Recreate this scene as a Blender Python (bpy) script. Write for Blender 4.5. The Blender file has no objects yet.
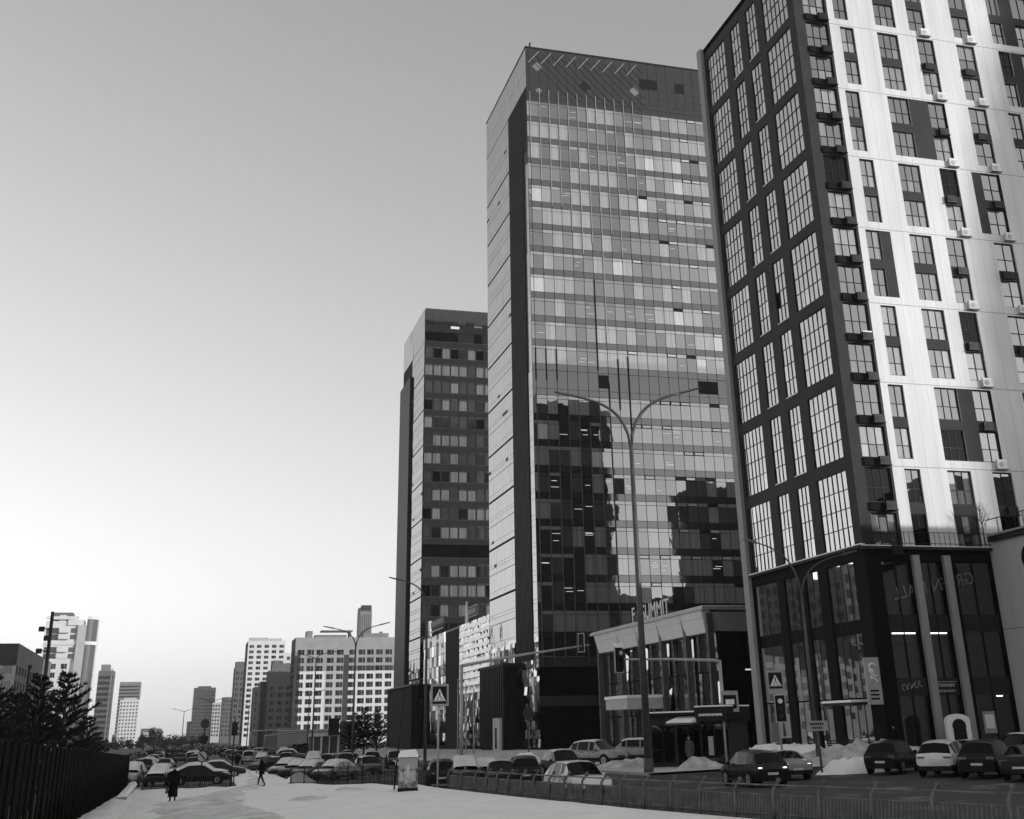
import bpy, math, random
from mathutils import Vector as V, Matrix
R = random.Random(7)
S = bpy.context.scene
COL = S.collection
ZC = 2.824            # eye height above the snow under the camera

def ss(t): t = max(0, min(1, t)); return t*t*(3-2*t)
XF = [(-60, 24), (15.5, 20.6), (26, 18.7), (38, 17.1), (50, 15.8), (58, 15.3), (66, 14.6), (72, 14.4), (76, 13.4), (89, 8.2), (98, 8.6), (400, 8.6)]
def G(x, y):          # height of the terrain: a gentle plane with the roadway sunk below the snowy verge
    xf = XF[0][1]
    for (a, b), (c, d) in zip(XF[:-1], XF[1:]):
        if a <= y <= c: xf = b+(d-b)*(y-a)/(c-a)
    lim = 26+31*ss((67.5-y)/3)
    return PL(x, y) - .4*ss((x-xf-.3)/2.5)*ss((lim-x)/1.5)*ss((230-y)/80)*ss((y+40)/20)
def surf(x, y): return G(x, y) + (.14 if x > 26.3 and 67.5 < y < 320 and x < 46 else .03)
def PL(x, y):
    return .022*min(max(x, -60), 70) - .007*min(max(y, -50), 320)

# ------------------------------------------------------------------ materials
MATS = {}
def nodes(name):
    m = bpy.data.materials.new(name); m.use_nodes = True
    nt = m.node_tree; nt.nodes.clear(); MATS[name] = m
    return m, nt, nt.nodes.new, nt.links.new
def grey(v): return (v, v, v, 1)
def mix_grey(nt, fac, a, b):
    n = nt.nodes.new('ShaderNodeMix'); n.data_type = 'RGBA'
    n.inputs[6].default_value = grey(a); n.inputs[7].default_value = grey(b)
    nt.links.new(fac, n.inputs[0]); return n.outputs[2]
def noise(nt, scale, detail=4, coord='Object', stretch=None):
    tc = nt.nodes.new('ShaderNodeTexCoord'); n = nt.nodes.new('ShaderNodeTexNoise')
    n.inputs['Scale'].default_value = scale; n.inputs['Detail'].default_value = detail
    src = tc.outputs[coord]
    if stretch:
        mp = nt.nodes.new('ShaderNodeMapping'); mp.inputs['Scale'].default_value = stretch
        nt.links.new(src, mp.inputs[0]); src = mp.outputs[0]
    nt.links.new(src, n.inputs['Vector']); return n.outputs[0]
def ramp(nt, src, a, b):
    n = nt.nodes.new('ShaderNodeMapRange'); n.inputs[1].default_value = a; n.inputs[2].default_value = b
    nt.links.new(src, n.inputs[0]); return n.outputs[0]

def plain(name, v, rough=.6, amp=.18, scale=.8, metal=0, spec=.18, bump=0, bscale=6, stretch=None, coat=0):
    m, nt, N, L = nodes(name)
    b = N('ShaderNodeBsdfPrincipled'); o = N('ShaderNodeOutputMaterial'); L(b.outputs[0], o.inputs[0])
    f = ramp(nt, noise(nt, scale, 5, stretch=stretch), .3, .7)
    L(mix_grey(nt, f, v*(1-amp), v*(1+amp)), b.inputs['Base Color'])
    b.inputs['Roughness'].default_value = rough; b.inputs['Metallic'].default_value = metal
    b.inputs['Specular IOR Level'].default_value = spec
    if coat: b.inputs['Coat Weight'].default_value = coat; b.inputs['Coat Roughness'].default_value = .05
    if bump:
        bp = N('ShaderNodeBump'); bp.inputs['Strength'].default_value = bump; bp.inputs['Distance'].default_value = .1
        L(noise(nt, bscale, 8), bp.inputs['Height']); L(bp.outputs[0], b.inputs['Normal'])
    return m
def glass(name, v, refl=.3, rough=.02, amp=.25, stretch=(3, 3, .25), scale=.6, ior=1.5, gcol=.95, wave=.006):
    m, nt, N, L = nodes(name)
    o = N('ShaderNodeOutputMaterial'); mx = N('ShaderNodeMixShader'); d = N('ShaderNodeBsdfDiffuse'); g = N('ShaderNodeBsdfGlossy')
    f = ramp(nt, noise(nt, scale, 3, stretch=stretch), .3, .7)
    L(mix_grey(nt, f, v*(1-amp), v*(1+amp)), d.inputs[0])
    bp = N('ShaderNodeBump'); bp.inputs['Strength'].default_value = 1; bp.inputs['Distance'].default_value = wave; L(noise(nt, .55, 2), bp.inputs['Height']); L(bp.outputs[0], g.inputs['Normal'])
    g.inputs['Roughness'].default_value = rough; g.inputs[0].default_value = grey(gcol)
    fr = N('ShaderNodeFresnel'); fr.inputs[0].default_value = ior
    ma = N('ShaderNodeMath'); ma.operation = 'MULTIPLY_ADD'; L(fr.outputs[0], ma.inputs[0])
    ma.inputs[1].default_value = 1-refl; ma.inputs[2].default_value = refl
    L(ma.outputs[0], mx.inputs[0]); L(d.outputs[0], mx.inputs[1]); L(g.outputs[0], mx.inputs[2]); L(mx.outputs[0], o.inputs[0])
    return m
def emit(name, v, s):
    m, nt, N, L = nodes(name); e = N('ShaderNodeEmission'); o = N('ShaderNodeOutputMaterial')
    e.inputs[0].default_value = grey(v); e.inputs[1].default_value = s; L(e.outputs[0], o.inputs[0]); return m

def seamed(name, v, du, dz, z0, seam=.55, rough=.5, amp=.05, axis='X'):
    """metal cladding: vertical seams each du, horizontal joints each dz starting at z0"""
    m, nt, N, L = nodes(name)
    b = N('ShaderNodeBsdfPrincipled'); o = N('ShaderNodeOutputMaterial'); L(b.outputs[0], o.inputs[0])
    tc = N('ShaderNodeTexCoord'); sp = N('ShaderNodeSeparateXYZ'); L(tc.outputs['Object'], sp.inputs[0])
    def line(out, per, off, w):
        a = N('ShaderNodeMath'); a.operation = 'SUBTRACT'; L(out, a.inputs[0]); a.inputs[1].default_value = off
        p = N('ShaderNodeMath'); p.operation = 'PINGPONG'; L(a.outputs[0], p.inputs[0]); p.inputs[1].default_value = per/2
        c = N('ShaderNodeMath'); c.operation = 'LESS_THAN'; L(p.outputs[0], c.inputs[0]); c.inputs[1].default_value = w
        return c.outputs[0]
    mxn = N('ShaderNodeMath'); mxn.operation = 'MAXIMUM'
    half = N('ShaderNodeMath'); half.operation = 'MULTIPLY'; half.inputs[1].default_value = .6
    L(line(sp.outputs[axis], du, 0, .018), half.inputs[0])
    L(half.outputs[0], mxn.inputs[0]); L(line(sp.outputs['Z'], dz, z0, .035), mxn.inputs[1])
    f = ramp(nt, noise(nt, .9, 6, stretch=(1, 1, .12)), .3, .7)
    base = mix_grey(nt, f, v*(1-amp), v*(1+amp))
    mm = N('ShaderNodeMix'); mm.data_type = 'RGBA'; L(mxn.outputs[0], mm.inputs[0]); L(base, mm.inputs[6]); mm.inputs[7].default_value = grey(v*(1-seam))
    L(mm.outputs[2], b.inputs['Base Color']); b.inputs['Roughness'].default_value = rough
    return m

plain('snow', .94, .8, .06, .5, bump=.9, bscale=3, spec=.3)
plain('snow_trodden', .7, .85, .25, .7, bump=.8, bscale=5, spec=.3)
plain('snow_dirty', .5, .85, .4, 1.2, bump=.8, bscale=4, spec=.2)
plain('concrete', .3, .8, .2, 1.2)
plain('light_concrete', .5, .8, .12, .6)
plain('dark_cladding', .028, .65, .25, .5)
plain('black_frame', .006, .45, .3, 2)
plain('core_dark', .006, .8, .2, 1)
seamed('white_cladding', .66, 1.05, 6.445, 20.045, amp=.11)
seamed('grey_cladding', .5, 1.35, 7.0, 1.5, axis='Y', rough=.35)
seamed('fascia_panel', .8, .9, 9, 3, axis='Y', rough=.4, seam=.25)
plain('pilaster_grey', .3, .5, .06, 1)
plain('light_metal', .42, .4, .15, 2, metal=.3)
plain('grey_metal', .09, .45, .2, 2, metal=.3)
plain('dark_metal', .012, .4, .3, 2, metal=.2)
plain('fence_paint', .12, .45, .35, 3)
plain('plaster_grey', .22, .85, .12, .3)
plain('plaster_mid', .14, .85, .15, .3)
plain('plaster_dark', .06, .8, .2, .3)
plain('plaster_white', .68, .8, .06, .3)
plain('plaster_attic', .34, .85, .1, .3)
plain('plaster_pale', .46, .8, .08, .3)
plain('brick_mid', .17, .9, .2, 1.5)
plain('shade_black_cladding', .005, .7, .2, .5, spec=.08)  # darker copy of dark_cladding; the base's deeper shade is put into the colour
plain('reflected_sign', .17, .6)  # tone of the sign reflection on the shop glass
plain('louvre', .018, .5, .2, .5)
plain('sign_white', .8, .5, .05, 4)
plain('sign_grey', .36, .5, .1, 4)
plain('sign_dark', .006, .5, .1, 4)
plain('bark', .02, .9, .4, 4)
plain('needles', .005, .9, .5, 2, spec=.05)
plain('twigs', .07, .9, .3, 3)
plain('cloth_dark', .005, .95, .3, 8, spec=.1)
plain('cloth_grey', .08, .95, .3, 8, spec=.1)
plain('skin', .35, .6, .1, 8)
plain('tyre', .012, .85, .3, 10)
plain('hub', .3, .35, .15, 10, metal=.7)
plain('paint_black', .006, .35, .2, 2, coat=.12)
plain('paint_dark', .02, .35, .2, 2, coat=.12)
plain('paint_grey', .1, .35, .2, 2, coat=.15)
plain('paint_silver', .3, .3, .15, 2, coat=.4)
plain('paint_white', .72, .3, .1, 2, coat=.4)
plain('plate', .6, .5, .3, 40)
plain('hoarding', .0025, .95, .4, .8, stretch=(1, 6, .3), spec=.03)
plain('poster_picture', .2, .4, 1.0, 3.5)
glass('car_glass', .004, .0, ior=1.3)
glass('tail_lamp_glass', .12, .1)
glass('lamp_glass', .5, .15)
# curtain wall glass: what stands behind the pane is the base, the pane reflects
glass('glass_dark', .008, .23)
glass('glass_mid', .05, .27)
glass('glass_blind', .23, .26, amp=.35, stretch=(6, 6, .1))
glass('glass_pale', .5, .22, amp=.15, stretch=(6, 6, .1))
glass('glass_panel', .014, .12, rough=.05)
glass('glass_crown', .016, .08, rough=.05, gcol=.55)
glass('glass_side', .015, .24, gcol=.52)
glass('glass_wavy', .012, .2, gcol=.7, rough=.03)
glass('glass_black', .003, .015, ior=1.28, gcol=.6)
glass('glass_shop', .005, .06, wave=.0012)
glass('glass_home', .03, .2, gcol=.52, wave=.003)
glass('glass_home_curtain', .12, .2, gcol=.52, amp=.4, stretch=(6, 6, .1))
glass('glass_front', .03, .22)
glass('glass_front_curtain', .18, .2, amp=.4, stretch=(6, 6, .1))
glass('glass_far', .04, .06, rough=.1)
glass('glass_far_dark', .02, .03, rough=.1)
emit('lamp_on', 1, 2.2)
emit('ceiling_lamp', 1, .55)
emit('headlamp_on', 1, 6)

# asphalt with packed snow
def asphalt(name, snow_lo, snow_hi, base=.05):
    m, nt, N, L = nodes(name)
    b = N('ShaderNodeBsdfPrincipled'); o = N('ShaderNodeOutputMaterial'); L(b.outputs[0], o.inputs[0])
    f = ramp(nt, noise(nt, .35, 9, coord='Object'), snow_lo, snow_hi)
    L(mix_grey(nt, f, base, .42), b.inputs['Base Color']); b.inputs['Roughness'].default_value = .75
    bp = N('ShaderNodeBump'); bp.inputs['Strength'].default_value = .5; bp.inputs['Distance'].default_value = .05
    L(noise(nt, 5, 6), bp.inputs['Height']); L(bp.outputs[0], b.inputs['Normal'])
asphalt('asphalt', .58, .85, .035)
asphalt('lot_surface', .48, .75, .05)
asphalt('ground_mix', .55, .9, .04)

# ------------------------------------------------------------------ mesh helper
class MB:
    def __init__(s): s.v = []; s.f = []; s.m = []; s.names = []; s.smooth = []
    def mi(s, n):
        if n not in s.names: s.names.append(n)
        return s.names.index(n)
    def face(s, pts, m, smooth=False):
        k = len(s.v); s.v += [tuple(p) for p in pts]; s.f.append(tuple(range(k, k+len(pts)))); s.m.append(s.mi(m)); s.smooth.append(smooth)
    def hexa(s, p, m):
        k = len(s.v); s.v += [tuple(q) for q in p]; i = s.mi(m)
        for f in ((0, 3, 2, 1), (4, 5, 6, 7), (0, 1, 5, 4), (1, 2, 6, 5), (2, 3, 7, 6), (3, 0, 4, 7)):
            s.f.append(tuple(k+a for a in f)); s.m.append(i); s.smooth.append(False)
    def box(s, x0, y0, z0, x1, y1, z1, m):
        s.hexa([(x0, y0, z0), (x1, y0, z0), (x1, y1, z0), (x0, y1, z0), (x0, y0, z1), (x1, y0, z1), (x1, y1, z1), (x0, y1, z1)], m)
    def fbox(s, F, u0, u1, v0, v1, n0, n1, m):
        s.hexa([F(u0, v0, n0), F(u1, v0, n0), F(u1, v0, n1), F(u0, v0, n1), F(u0, v1, n0), F(u1, v1, n0), F(u1, v1, n1), F(u0, v1, n1)], m)
    def pane(s, F, u0, u1, v0, v1, n, m, tilt=0):
        a = R.gauss(0, tilt) if tilt else 0; b = R.gauss(0, tilt) if tilt else 0
        uc = (u0+u1)/2; vc = (v0+v1)/2
        s.face([F(u, v, n + a*(u-uc) + b*(v-vc)) for u, v in ((u0, v0), (u1, v0), (u1, v1), (u0, v1))], m)
    def path(s, pts, rad, m, n=8, cap=True):
        pts = [V(p) for p in pts]
        if not isinstance(rad, (list, tuple)): rad = [rad]*len(pts)
        i = s.mi(m); k0 = len(s.v); ref = None
        for j, p in enumerate(pts):
            d = (pts[min(j+1, len(pts)-1)] - pts[max(j-1, 0)]).normalized()
            if ref is None: ref = V((1, 0, 0)) if abs(d.x) < .8 else V((0, 1, 0))
            a = (ref - d*ref.dot(d)).normalized(); b = d.cross(a); ref = a
            for t in range(n):
                q = 2*math.pi*t/n; s.v.append(tuple(p + (a*math.cos(q) + b*math.sin(q))*rad[j]))
        for j in range(len(pts)-1):
            for t in range(n):
                s.f.append((k0+j*n+t, k0+j*n+(t+1) % n, k0+(j+1)*n+(t+1) % n, k0+(j+1)*n+t)); s.m.append(i); s.smooth.append(True)
        if cap:
            s.f.append(tuple(k0+t for t in range(n))[::-1]); s.m.append(i); s.smooth.append(False)
            k = k0+(len(pts)-1)*n; s.f.append(tuple(k+t for t in range(n))); s.m.append(i); s.smooth.append(False)
    def disc(s, c, nrm, r, m, n=20, th=.03):
        c = V(c); nrm = V(nrm).normalized()
        s.path([c - nrm*th/2, c + nrm*th/2], r, m, n)
    def blob(s, c, r, m, seed=0, amp=.2, nu=12, nv=7, bottom=-.25):
        rr = random.Random(seed); ph = [rr.uniform(0, 6.28) for _ in range(6)]; k0 = len(s.v); i = s.mi(m)
        for a in range(nv+1):
            th = math.pi/2*(1-a/nv) if bottom is None else math.pi/2 - (math.pi/2 - math.asin(bottom))*a/nv
            for b in range(nu):
                p = 2*math.pi*b/nu
                q = 1 + amp*(math.sin(3*p+ph[0]+th*2)*.5 + math.sin(5*p+ph[1])*math.cos(4*th+ph[2])*.5 + math.sin(2*p+ph[3])*.4)*math.cos(th)
                s.v.append((c[0]+r[0]*q*math.cos(th)*math.cos(p), c[1]+r[1]*q*math.cos(th)*math.sin(p), c[2]+r[2]*math.sin(th)*(1+.4*amp*math.sin(4*p+ph[4]))))
        for a in range(nv):
            for b in range(nu):
                s.f.append((k0+a*nu+b, k0+(a+1)*nu+b, k0+(a+1)*nu+(b+1) % nu, k0+a*nu+(b+1) % nu)); s.m.append(i); s.smooth.append(True)
    def build(s, name, parent=None, loc=None):
        me = bpy.data.meshes.new(name); me.from_pydata(s.v, [], s.f)
        for n in s.names: me.materials.append(MATS[n])
        me.polygons.foreach_set('material_index', s.m); me.polygons.foreach_set('use_smooth', s.smooth); me.update()
        o = bpy.data.objects.new(name, me); COL.objects.link(o)
        if parent is not None: o.parent = parent
        if loc is not None: o.location = loc
        return o

def tag(o, label=None, cat=None, group=None, kind=None):
    if label: o['label'] = label
    if cat: o['category'] = cat
    if group: o['group'] = group
    if kind: o['kind'] = kind
    return o
def thing(name, label, cat, loc=(0, 0, 0), rz=0, group=None):
    o = bpy.data.objects.new(name, None); COL.objects.link(o); o.location = loc; o.rotation_euler = (0, 0, rz)
    o.empty_display_size = .3
    return tag(o, label, cat, group)
def copy_part(o, parent, loc=None):
    c = o.copy(); COL.objects.link(c); c.parent = parent
    if loc is not None: c.location = loc
    for ch in [x for x in bpy.data.objects if x.parent == o]:
        d = ch.copy(); COL.objects.link(d); d.parent = c
    return c
def frame(P, du, dn):
    P, du, dn = V(P), V(du), V(dn)
    return lambda u, v, n: P + du*u + V((0, 0, v)) + dn*n
def text_mesh(name, body, size, m, parent, mat4, depth=.03):
    cu = bpy.data.curves.new(name, 'FONT'); cu.body = body; cu.size = size; cu.extrude = depth; cu.align_x = 'LEFT'
    t = bpy.data.objects.new(name+'_tmp', cu); COL.objects.link(t)
    bpy.context.view_layer.update()
    me = bpy.data.meshes.new_from_object(t.evaluated_get(bpy.context.evaluated_depsgraph_get()))
    bpy.data.objects.remove(t); bpy.data.curves.remove(cu)
    me.name = name; me.materials.clear(); me.materials.append(MATS[m])
    o = bpy.data.objects.new(name, me); COL.objects.link(o); o.parent = parent; o.matrix_basis = mat4
    return o
def basis(P, ex, ey):      # matrix with x axis ex, y axis ey
    ex, ey = V(ex), V(ey); ez = ex.cross(ey)
    m = Matrix((ex, ey, ez)).transposed().to_4x4(); m.translation = V(P); return m

def facade(mb, F, u0, u1, v0, v1, holes, depth, matfn, cu=(), cv=()):
    us = sorted({round(a, 3) for a in [u0, u1, *cu] + [h[0] for h in holes] + [h[1] for h in holes] if u0-1e-6 <= a <= u1+1e-6})
    vs = sorted({round(a, 3) for a in [v0, v1, *cv] + [h[2] for h in holes] + [h[3] for h in holes] if v0-1e-6 <= a <= v1+1e-6})
    hs = [tuple(round(a, 3) for a in h[:4]) for h in holes]
    for j in range(len(vs)-1):
        vc = (vs[j]+vs[j+1])/2; row = [h for h in hs if h[2] < vc < h[3]]
        i = 0
        while i < len(us)-1:
            uc = (us[i]+us[i+1])/2
            if any(h[0] < uc < h[1] for h in row): i += 1; continue
            m = matfn(uc, vc); k = i+1
            while k < len(us)-1:
                c = (us[k]+us[k+1])/2
                if any(h[0] < c < h[1] for h in row) or matfn(c, vc) != m: break
                k += 1
            mb.face([F(us[i], vs[j], 0), F(us[k], vs[j], 0), F(us[k], vs[j+1], 0), F(us[i], vs[j+1], 0)], m); i = k
    for a, b, c, d in hs:
        m = matfn(a-.01, (c+d)/2)
        for p, q in (((a, c), (b, c)), ((b, c), (b, d)), ((b, d), (a, d)), ((a, d), (a, c))):
            mb.face([F(*p, 0), F(*q, 0), F(*q, -depth), F(*p, -depth)], m)

def window(parent, F, u0, u1, v0, v1, cols, rows, n, name, gl, fr='black_frame', fw=.07, mw=.045, tilt=.004, vents=0):
    mb = MB()
    for a, b, c, d in ((u0, u1, v0, v0+fw), (u0, u1, v1-fw, v1), (u0, u0+fw, v0+fw, v1-fw), (u1-fw, u1, v0+fw, v1-fw)):
        mb.fbox(F, a, b, c, d, n-.04, n+.06, fr)
    U = [u0+fw+(u1-u0-2*fw)*i/cols for i in range(cols+1)]
    if isinstance(rows, int): rows = [i/rows for i in range(rows+1)]
    W = [v0+fw+(v1-v0-2*fw)*t for t in rows]
    for i in range(1, cols): mb.fbox(F, U[i]-mw/2, U[i]+mw/2, v0+fw, v1-fw, n-.03, n+.05, fr)
    for w in W[1:-1]: mb.fbox(F, u0+fw, u1-fw, w-mw/2, w+mw/2, n-.03, n+.047, fr)
    for i in range(cols):
        for j in range(len(W)-1):
            g = gl(i, j)
            mb.pane(F, U[i], U[i+1], W[j], W[j+1], n, g, tilt)
    if vents:
        for _ in range(vents):
            i = R.randrange(cols); j = R.randrange(len(W)-1)
            mb.pane(F, U[i]+.03, U[i+1]-.03, W[j]+.03, W[j+1]-.03, n+.02, 'glass_black')
    return mb.build(name, parent)

# ------------------------------------------------------------------ camera
f, cx, cy = 1150.6, 540., 250.
p, r, az = [math.radians(a) for a in (22.52, -1.49, 16.825)]
Fw = V((math.sin(az)*math.cos(p), math.cos(az)*math.cos(p), math.sin(p)))
rt = V((math.cos(az), -math.sin(az), 0)); up = rt.cross(Fw)
Rv = rt*math.cos(r) + up*math.sin(r); Uv = up*math.cos(r) - rt*math.sin(r)
cam = bpy.data.cameras.new('camera'); co = bpy.data.objects.new('camera', cam); COL.objects.link(co)
M = Matrix((Rv, Uv, -Fw)).transposed().to_4x4(); M.translation = (0, 0, ZC); co.matrix_world = M
cam.sensor_fit = 'HORIZONTAL'; cam.sensor_width = 36; cam.lens = f/1024*36
cam.shift_x = (512-cx)/1024; cam.shift_y = (cy-409.5)/1024
cam.clip_start = .1; cam.clip_end = 20000; S.camera = co

# ------------------------------------------------------------------ light
SUN_AZ, SUN_EL = 130, 14
w = bpy.data.worlds.new('World'); S.world = w; w.use_nodes = True
nt = w.node_tree; nt.nodes.clear()
sk = nt.nodes.new('ShaderNodeTexSky'); sk.sky_type = 'NISHITA'; sk.sun_disc = False
sk.sun_elevation = math.radians(SUN_EL); sk.sun_rotation = math.radians(SUN_AZ); sk.altitude = 300; sk.air_density = 1.0; sk.dust_density = .3; sk.ozone_density = 1
bw = nt.nodes.new('ShaderNodeVectorMath'); bw.operation = 'DOT_PRODUCT'; bw.inputs[1].default_value = (.20, .0, .80)   # black and white film
bg = nt.nodes.new('ShaderNodeBackground'); bg.inputs[1].default_value = .15
ou = nt.nodes.new('ShaderNodeOutputWorld')
nt.links.new(sk.outputs[0], bw.inputs[0]); nt.links.new(bw.outputs['Value'], bg.inputs[0]); nt.links.new(bg.outputs[0], ou.inputs[0])
sl = bpy.data.lights.new('sun', 'SUN'); sl.energy = 2.45; sl.angle = math.radians(.55); sl.color = (1, 1, 1)
so = bpy.data.objects.new('sun', sl); COL.objects.link(so)
sd = V((math.sin(math.radians(SUN_AZ))*math.cos(math.radians(SUN_EL)), math.cos(math.radians(SUN_AZ))*math.cos(math.radians(SUN_EL)), math.sin(math.radians(SUN_EL))))
so.rotation_euler = sd.to_track_quat('Z', 'Y').to_euler(); so.location = sd*200
S.view_settings.view_transform = 'Standard'; S.view_settings.look = 'None'; S.view_settings.exposure = .40; S.view_settings.gamma = 1
S.cycles.max_bounces = 6; S.cycles.diffuse_bounces = 3; S.cycles.glossy_bounces = 4

# ------------------------------------------------------------------ ground
def sheet(name, poly, dz, m, step=4.0, bump=0, seed=0, kind='structure', taper=0, label=None):
    """a sheet over a plan polygon that follows the terrain; the edge cells are cut by clipping grid cells"""
    import mathutils.noise as mn
    xs = [q[0] for q in poly]; ys = [q[1] for q in poly]
    def clip(pts, a, b, c, keep):
        out = []
        for i in range(len(pts)):
            P, Q = pts[i], pts[(i+1) % len(pts)]
            fp = a*P[0]+b*P[1]-c; fq = a*Q[0]+b*Q[1]-c
            if keep: fp, fq = -fp, -fq
            if fp <= 0: out.append(P)
            if fp*fq < 0:
                t = fp/(fp-fq); out.append((P[0]+t*(Q[0]-P[0]), P[1]+t*(Q[1]-P[1])))
        return out
    def dist(x, y):
        d = 1e9
        for i in range(len(poly)):
            ax, ay = poly[i]; bx, by = poly[(i+1) % len(poly)]; L = (bx-ax)**2+(by-ay)**2
            t = max(0, min(1, ((x-ax)*(bx-ax)+(y-ay)*(by-ay))/L)); d = min(d, math.hypot(x-ax-t*(bx-ax), y-ay-t*(by-ay)))
        return d
    idx = {}; mb = MB(); mi = mb.mi(m)
    def vid(x, y):
        k = (round(x, 3), round(y, 3))
        if k not in idx:
            z = G(x, y)+dz
            if bump:
                e = min(1, dist(x, y)/taper) if taper else 1
                n1 = mn.fractal(V((x*.35+seed, y*.35, 0)), 1, 2, 4); n2 = mn.fractal(V((x*1.1+seed, y*1.1, 3)), 1, 2, 3)
                n3 = mn.noise(V((x*2.6+seed, y*2.6, 7))); n4 = mn.noise(V((x*4.3+seed, y*3.1, 9)))
                z += e*bump*(max(0, .55+.7*n1+.22*n2) + (.28*n3+.2*n4)*max(0, min(1, .5+1.6*mn.noise(V((x*.16+seed, y*.12, 2))))))
            idx[k] = len(mb.v); mb.v.append((x, y, z))
        return idx[k]
    x = min(xs)
    nx = max(1, math.ceil((max(xs)-min(xs))/step)); ny = max(1, math.ceil((max(ys)-min(ys))/step))
    sx = (max(xs)-min(xs))/nx; sy = (max(ys)-min(ys))/ny
    for i in range(nx):
        x0 = min(xs)+i*sx
        col = clip(clip(poly, 1, 0, x0+sx, False), 1, 0, x0, True)
        if len(col) < 3: continue
        for j in range(ny):
            y0 = min(ys)+j*sy
            c = clip(clip(col, 0, 1, y0+sy, False), 0, 1, y0, True)
            if len(c) < 3: continue
            ids = []
            for q in c:
                k = vid(*q)
                if k not in ids: ids.append(k)
            if len(ids) >= 3: mb.f.append(tuple(ids)); mb.m.append(mi); mb.smooth.append(bool(bump))
    return tag(mb.build(name), label, None, None, kind)

gm = MB()
gx = [-1500, -600, -300, -150, -60, -30]+list(range(-20, 63, 2))+[70, 150, 300, 600, 1500]; gy = [-400, -200, -60]+[-40+3*i for i in range(92)]+[240, 320, 500, 900, 1600, 2600]
for i in range(len(gx)-1):
    for j in range(len(gy)-1):
        gm.face([(a, b, G(a, b)) for a, b in ((gx[i], gy[j]), (gx[i+1], gy[j]), (gx[i+1], gy[j+1]), (gx[i], gy[j+1]))], 'ground_mix')
tag(gm.build('ground'), kind='structure')

FP = [(20.6, 27.97), (20.04, 30.54), (19.54, 32.83), (19.08, 35.11), (18.64, 37.29), (18.24, 39.32), (17.86, 41.41), (17.52, 43.28), (17.18, 45.13), (16.91, 46.94), (16.67, 48.54), (16.41, 50.25), (16.17, 51.95), (15.96, 53.56), (15.73, 55.27), (15.54, 56.7), (15.35, 58.28), (15.17, 59.81), (15.0, 61.26), (14.82, 62.86), (14.62, 65.24), (14.43, 67.63)]
FP = [(x*(.895+.112*i/21), y*(.895+.112*i/21)) for i, (x, y) in enumerate(FP)]
FP = [(20.9, 15.5), (20.3, 18.3), (19.8, 21), (19.45, 23.5)] + FP

sheet('road', [(23.0, -30), (57, -30), (57, 64), (45, 66), (26, 67.6), (26, 140), (30, 320), (22, 320), (20, 140), (15.9, 78), (14.7, 73), (14.95, 66), (15.7, 57), (16.9, 45), (19.0, 28), (20.9, 16)], .02, 'asphalt', 3)
sheet('parking_lot', [(16.0, 79), (19.6, 140), (22, 200), (-6, 200), (-10, 112), (-2, 98), (4, 92), (8, 91), (13.4, 77)], .026, 'lot_surface', 3)
sheet('pavement', [(26.25, 68), (45.4, 66.2), (56.2, 64.4), (56.2, 73.6), (45.6, 73.8), (45.6, 101), (47, 104), (47, 320), (30.3, 320), (26.25, 140)], .13, 'snow_dirty', 3)
kb = MB()
for j in range(28):
    y0 = 68+j*2.6; y1 = y0+2.6
    kb.hexa([(26.0, y0, PL(26, y0)-.5), (26.25, y0, PL(26, y0)-.5), (26.25, y1, PL(26, y1)-.5), (26.0, y1, PL(26, y1)-.5), (26.0, y0, PL(26, y0)+.15), (26.25, y0, PL(26, y0)+.15), (26.25, y1, PL(26, y1)+.15), (26.0, y1, PL(26, y1)+.15)], 'concrete')
tag(kb.build('kerb'), kind='structure')
tag(sheet('snow_field', [(-3.3, 6), (20.3, 6), (20.0, 20), (18.9, 26)] + [(x-.25, y) for x, y in FP[4:]] + [(14.2, 72.5), (11.2, 80.5), (7.7, 88.8), (8.6, 100), (9.2, 128), (8.6, 146), (4.6, 146), (4.8, 120), (4.6, 96), (4.3, 89.4), (1.3, 92), (-2.0, 94.6), (-3.3, 98)], .03, 'snow', .45, bump=.2, seed=3, taper=1.2), kind='structure')
sheet('footpath', [(3.0, 40), (4.6, 48), (3.6, 60), (3.9, 74), (6.2, 86), (7.0, 100), (7.6, 128), (6.6, 128), (5.6, 100), (4.9, 88), (1.6, 76), (-1.0, 66), (-.8, 52), (.6, 40)], .12, 'snow_trodden', .3, bump=.27, seed=11, taper=.9)

def snow_bank(label, x, y, rx, ry, h, seed, m='snow', n=5):
    """one heap: a dome with ridges and lumps, cut off at the ground"""
    import mathutils.noise as mn
    mb = MB(); i = mb.mi(m); nu, nv = 44, 15; off = V((seed*3.7, seed*1.3, 0))
    for a in range(nv+1):
        q = a/nv
        for b in range(nu):
            p = 2*math.pi*b/nu
            w_ = 1+.28*mn.noise(off+V((math.cos(p)*1.2, math.sin(p)*1.2, 0)))+.12*mn.noise(off+V((math.cos(p)*4, math.sin(p)*4, 5)))
            X = rx*w_*q*math.cos(p); Y = ry*w_*q*math.sin(p)
            hh = h*.85*(1-q**2.6)*(1+.7*mn.noise(off+V((X*.7, Y*.7, 1)))+.25*mn.noise(off+V((X*2.1, Y*2.1, 2)))) + .10*mn.noise(off+V((X*5, Y*5, 3)))*(1-q)
            mb.v.append((X, Y, max(hh, 0)-.06*q))
    for a in range(nv):
        for b in range(nu):
            mb.f.append((a*nu+b, (a+1)*nu+b, (a+1)*nu+(b+1) % nu, a*nu+(b+1) % nu)); mb.m.append(i); mb.smooth.append(True)
    o = mb.build('snow_bank', None, (x, y, G(x, y))); return tag(o, label, 'snow bank', 'ploughed snow heaps', 'stuff')

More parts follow.
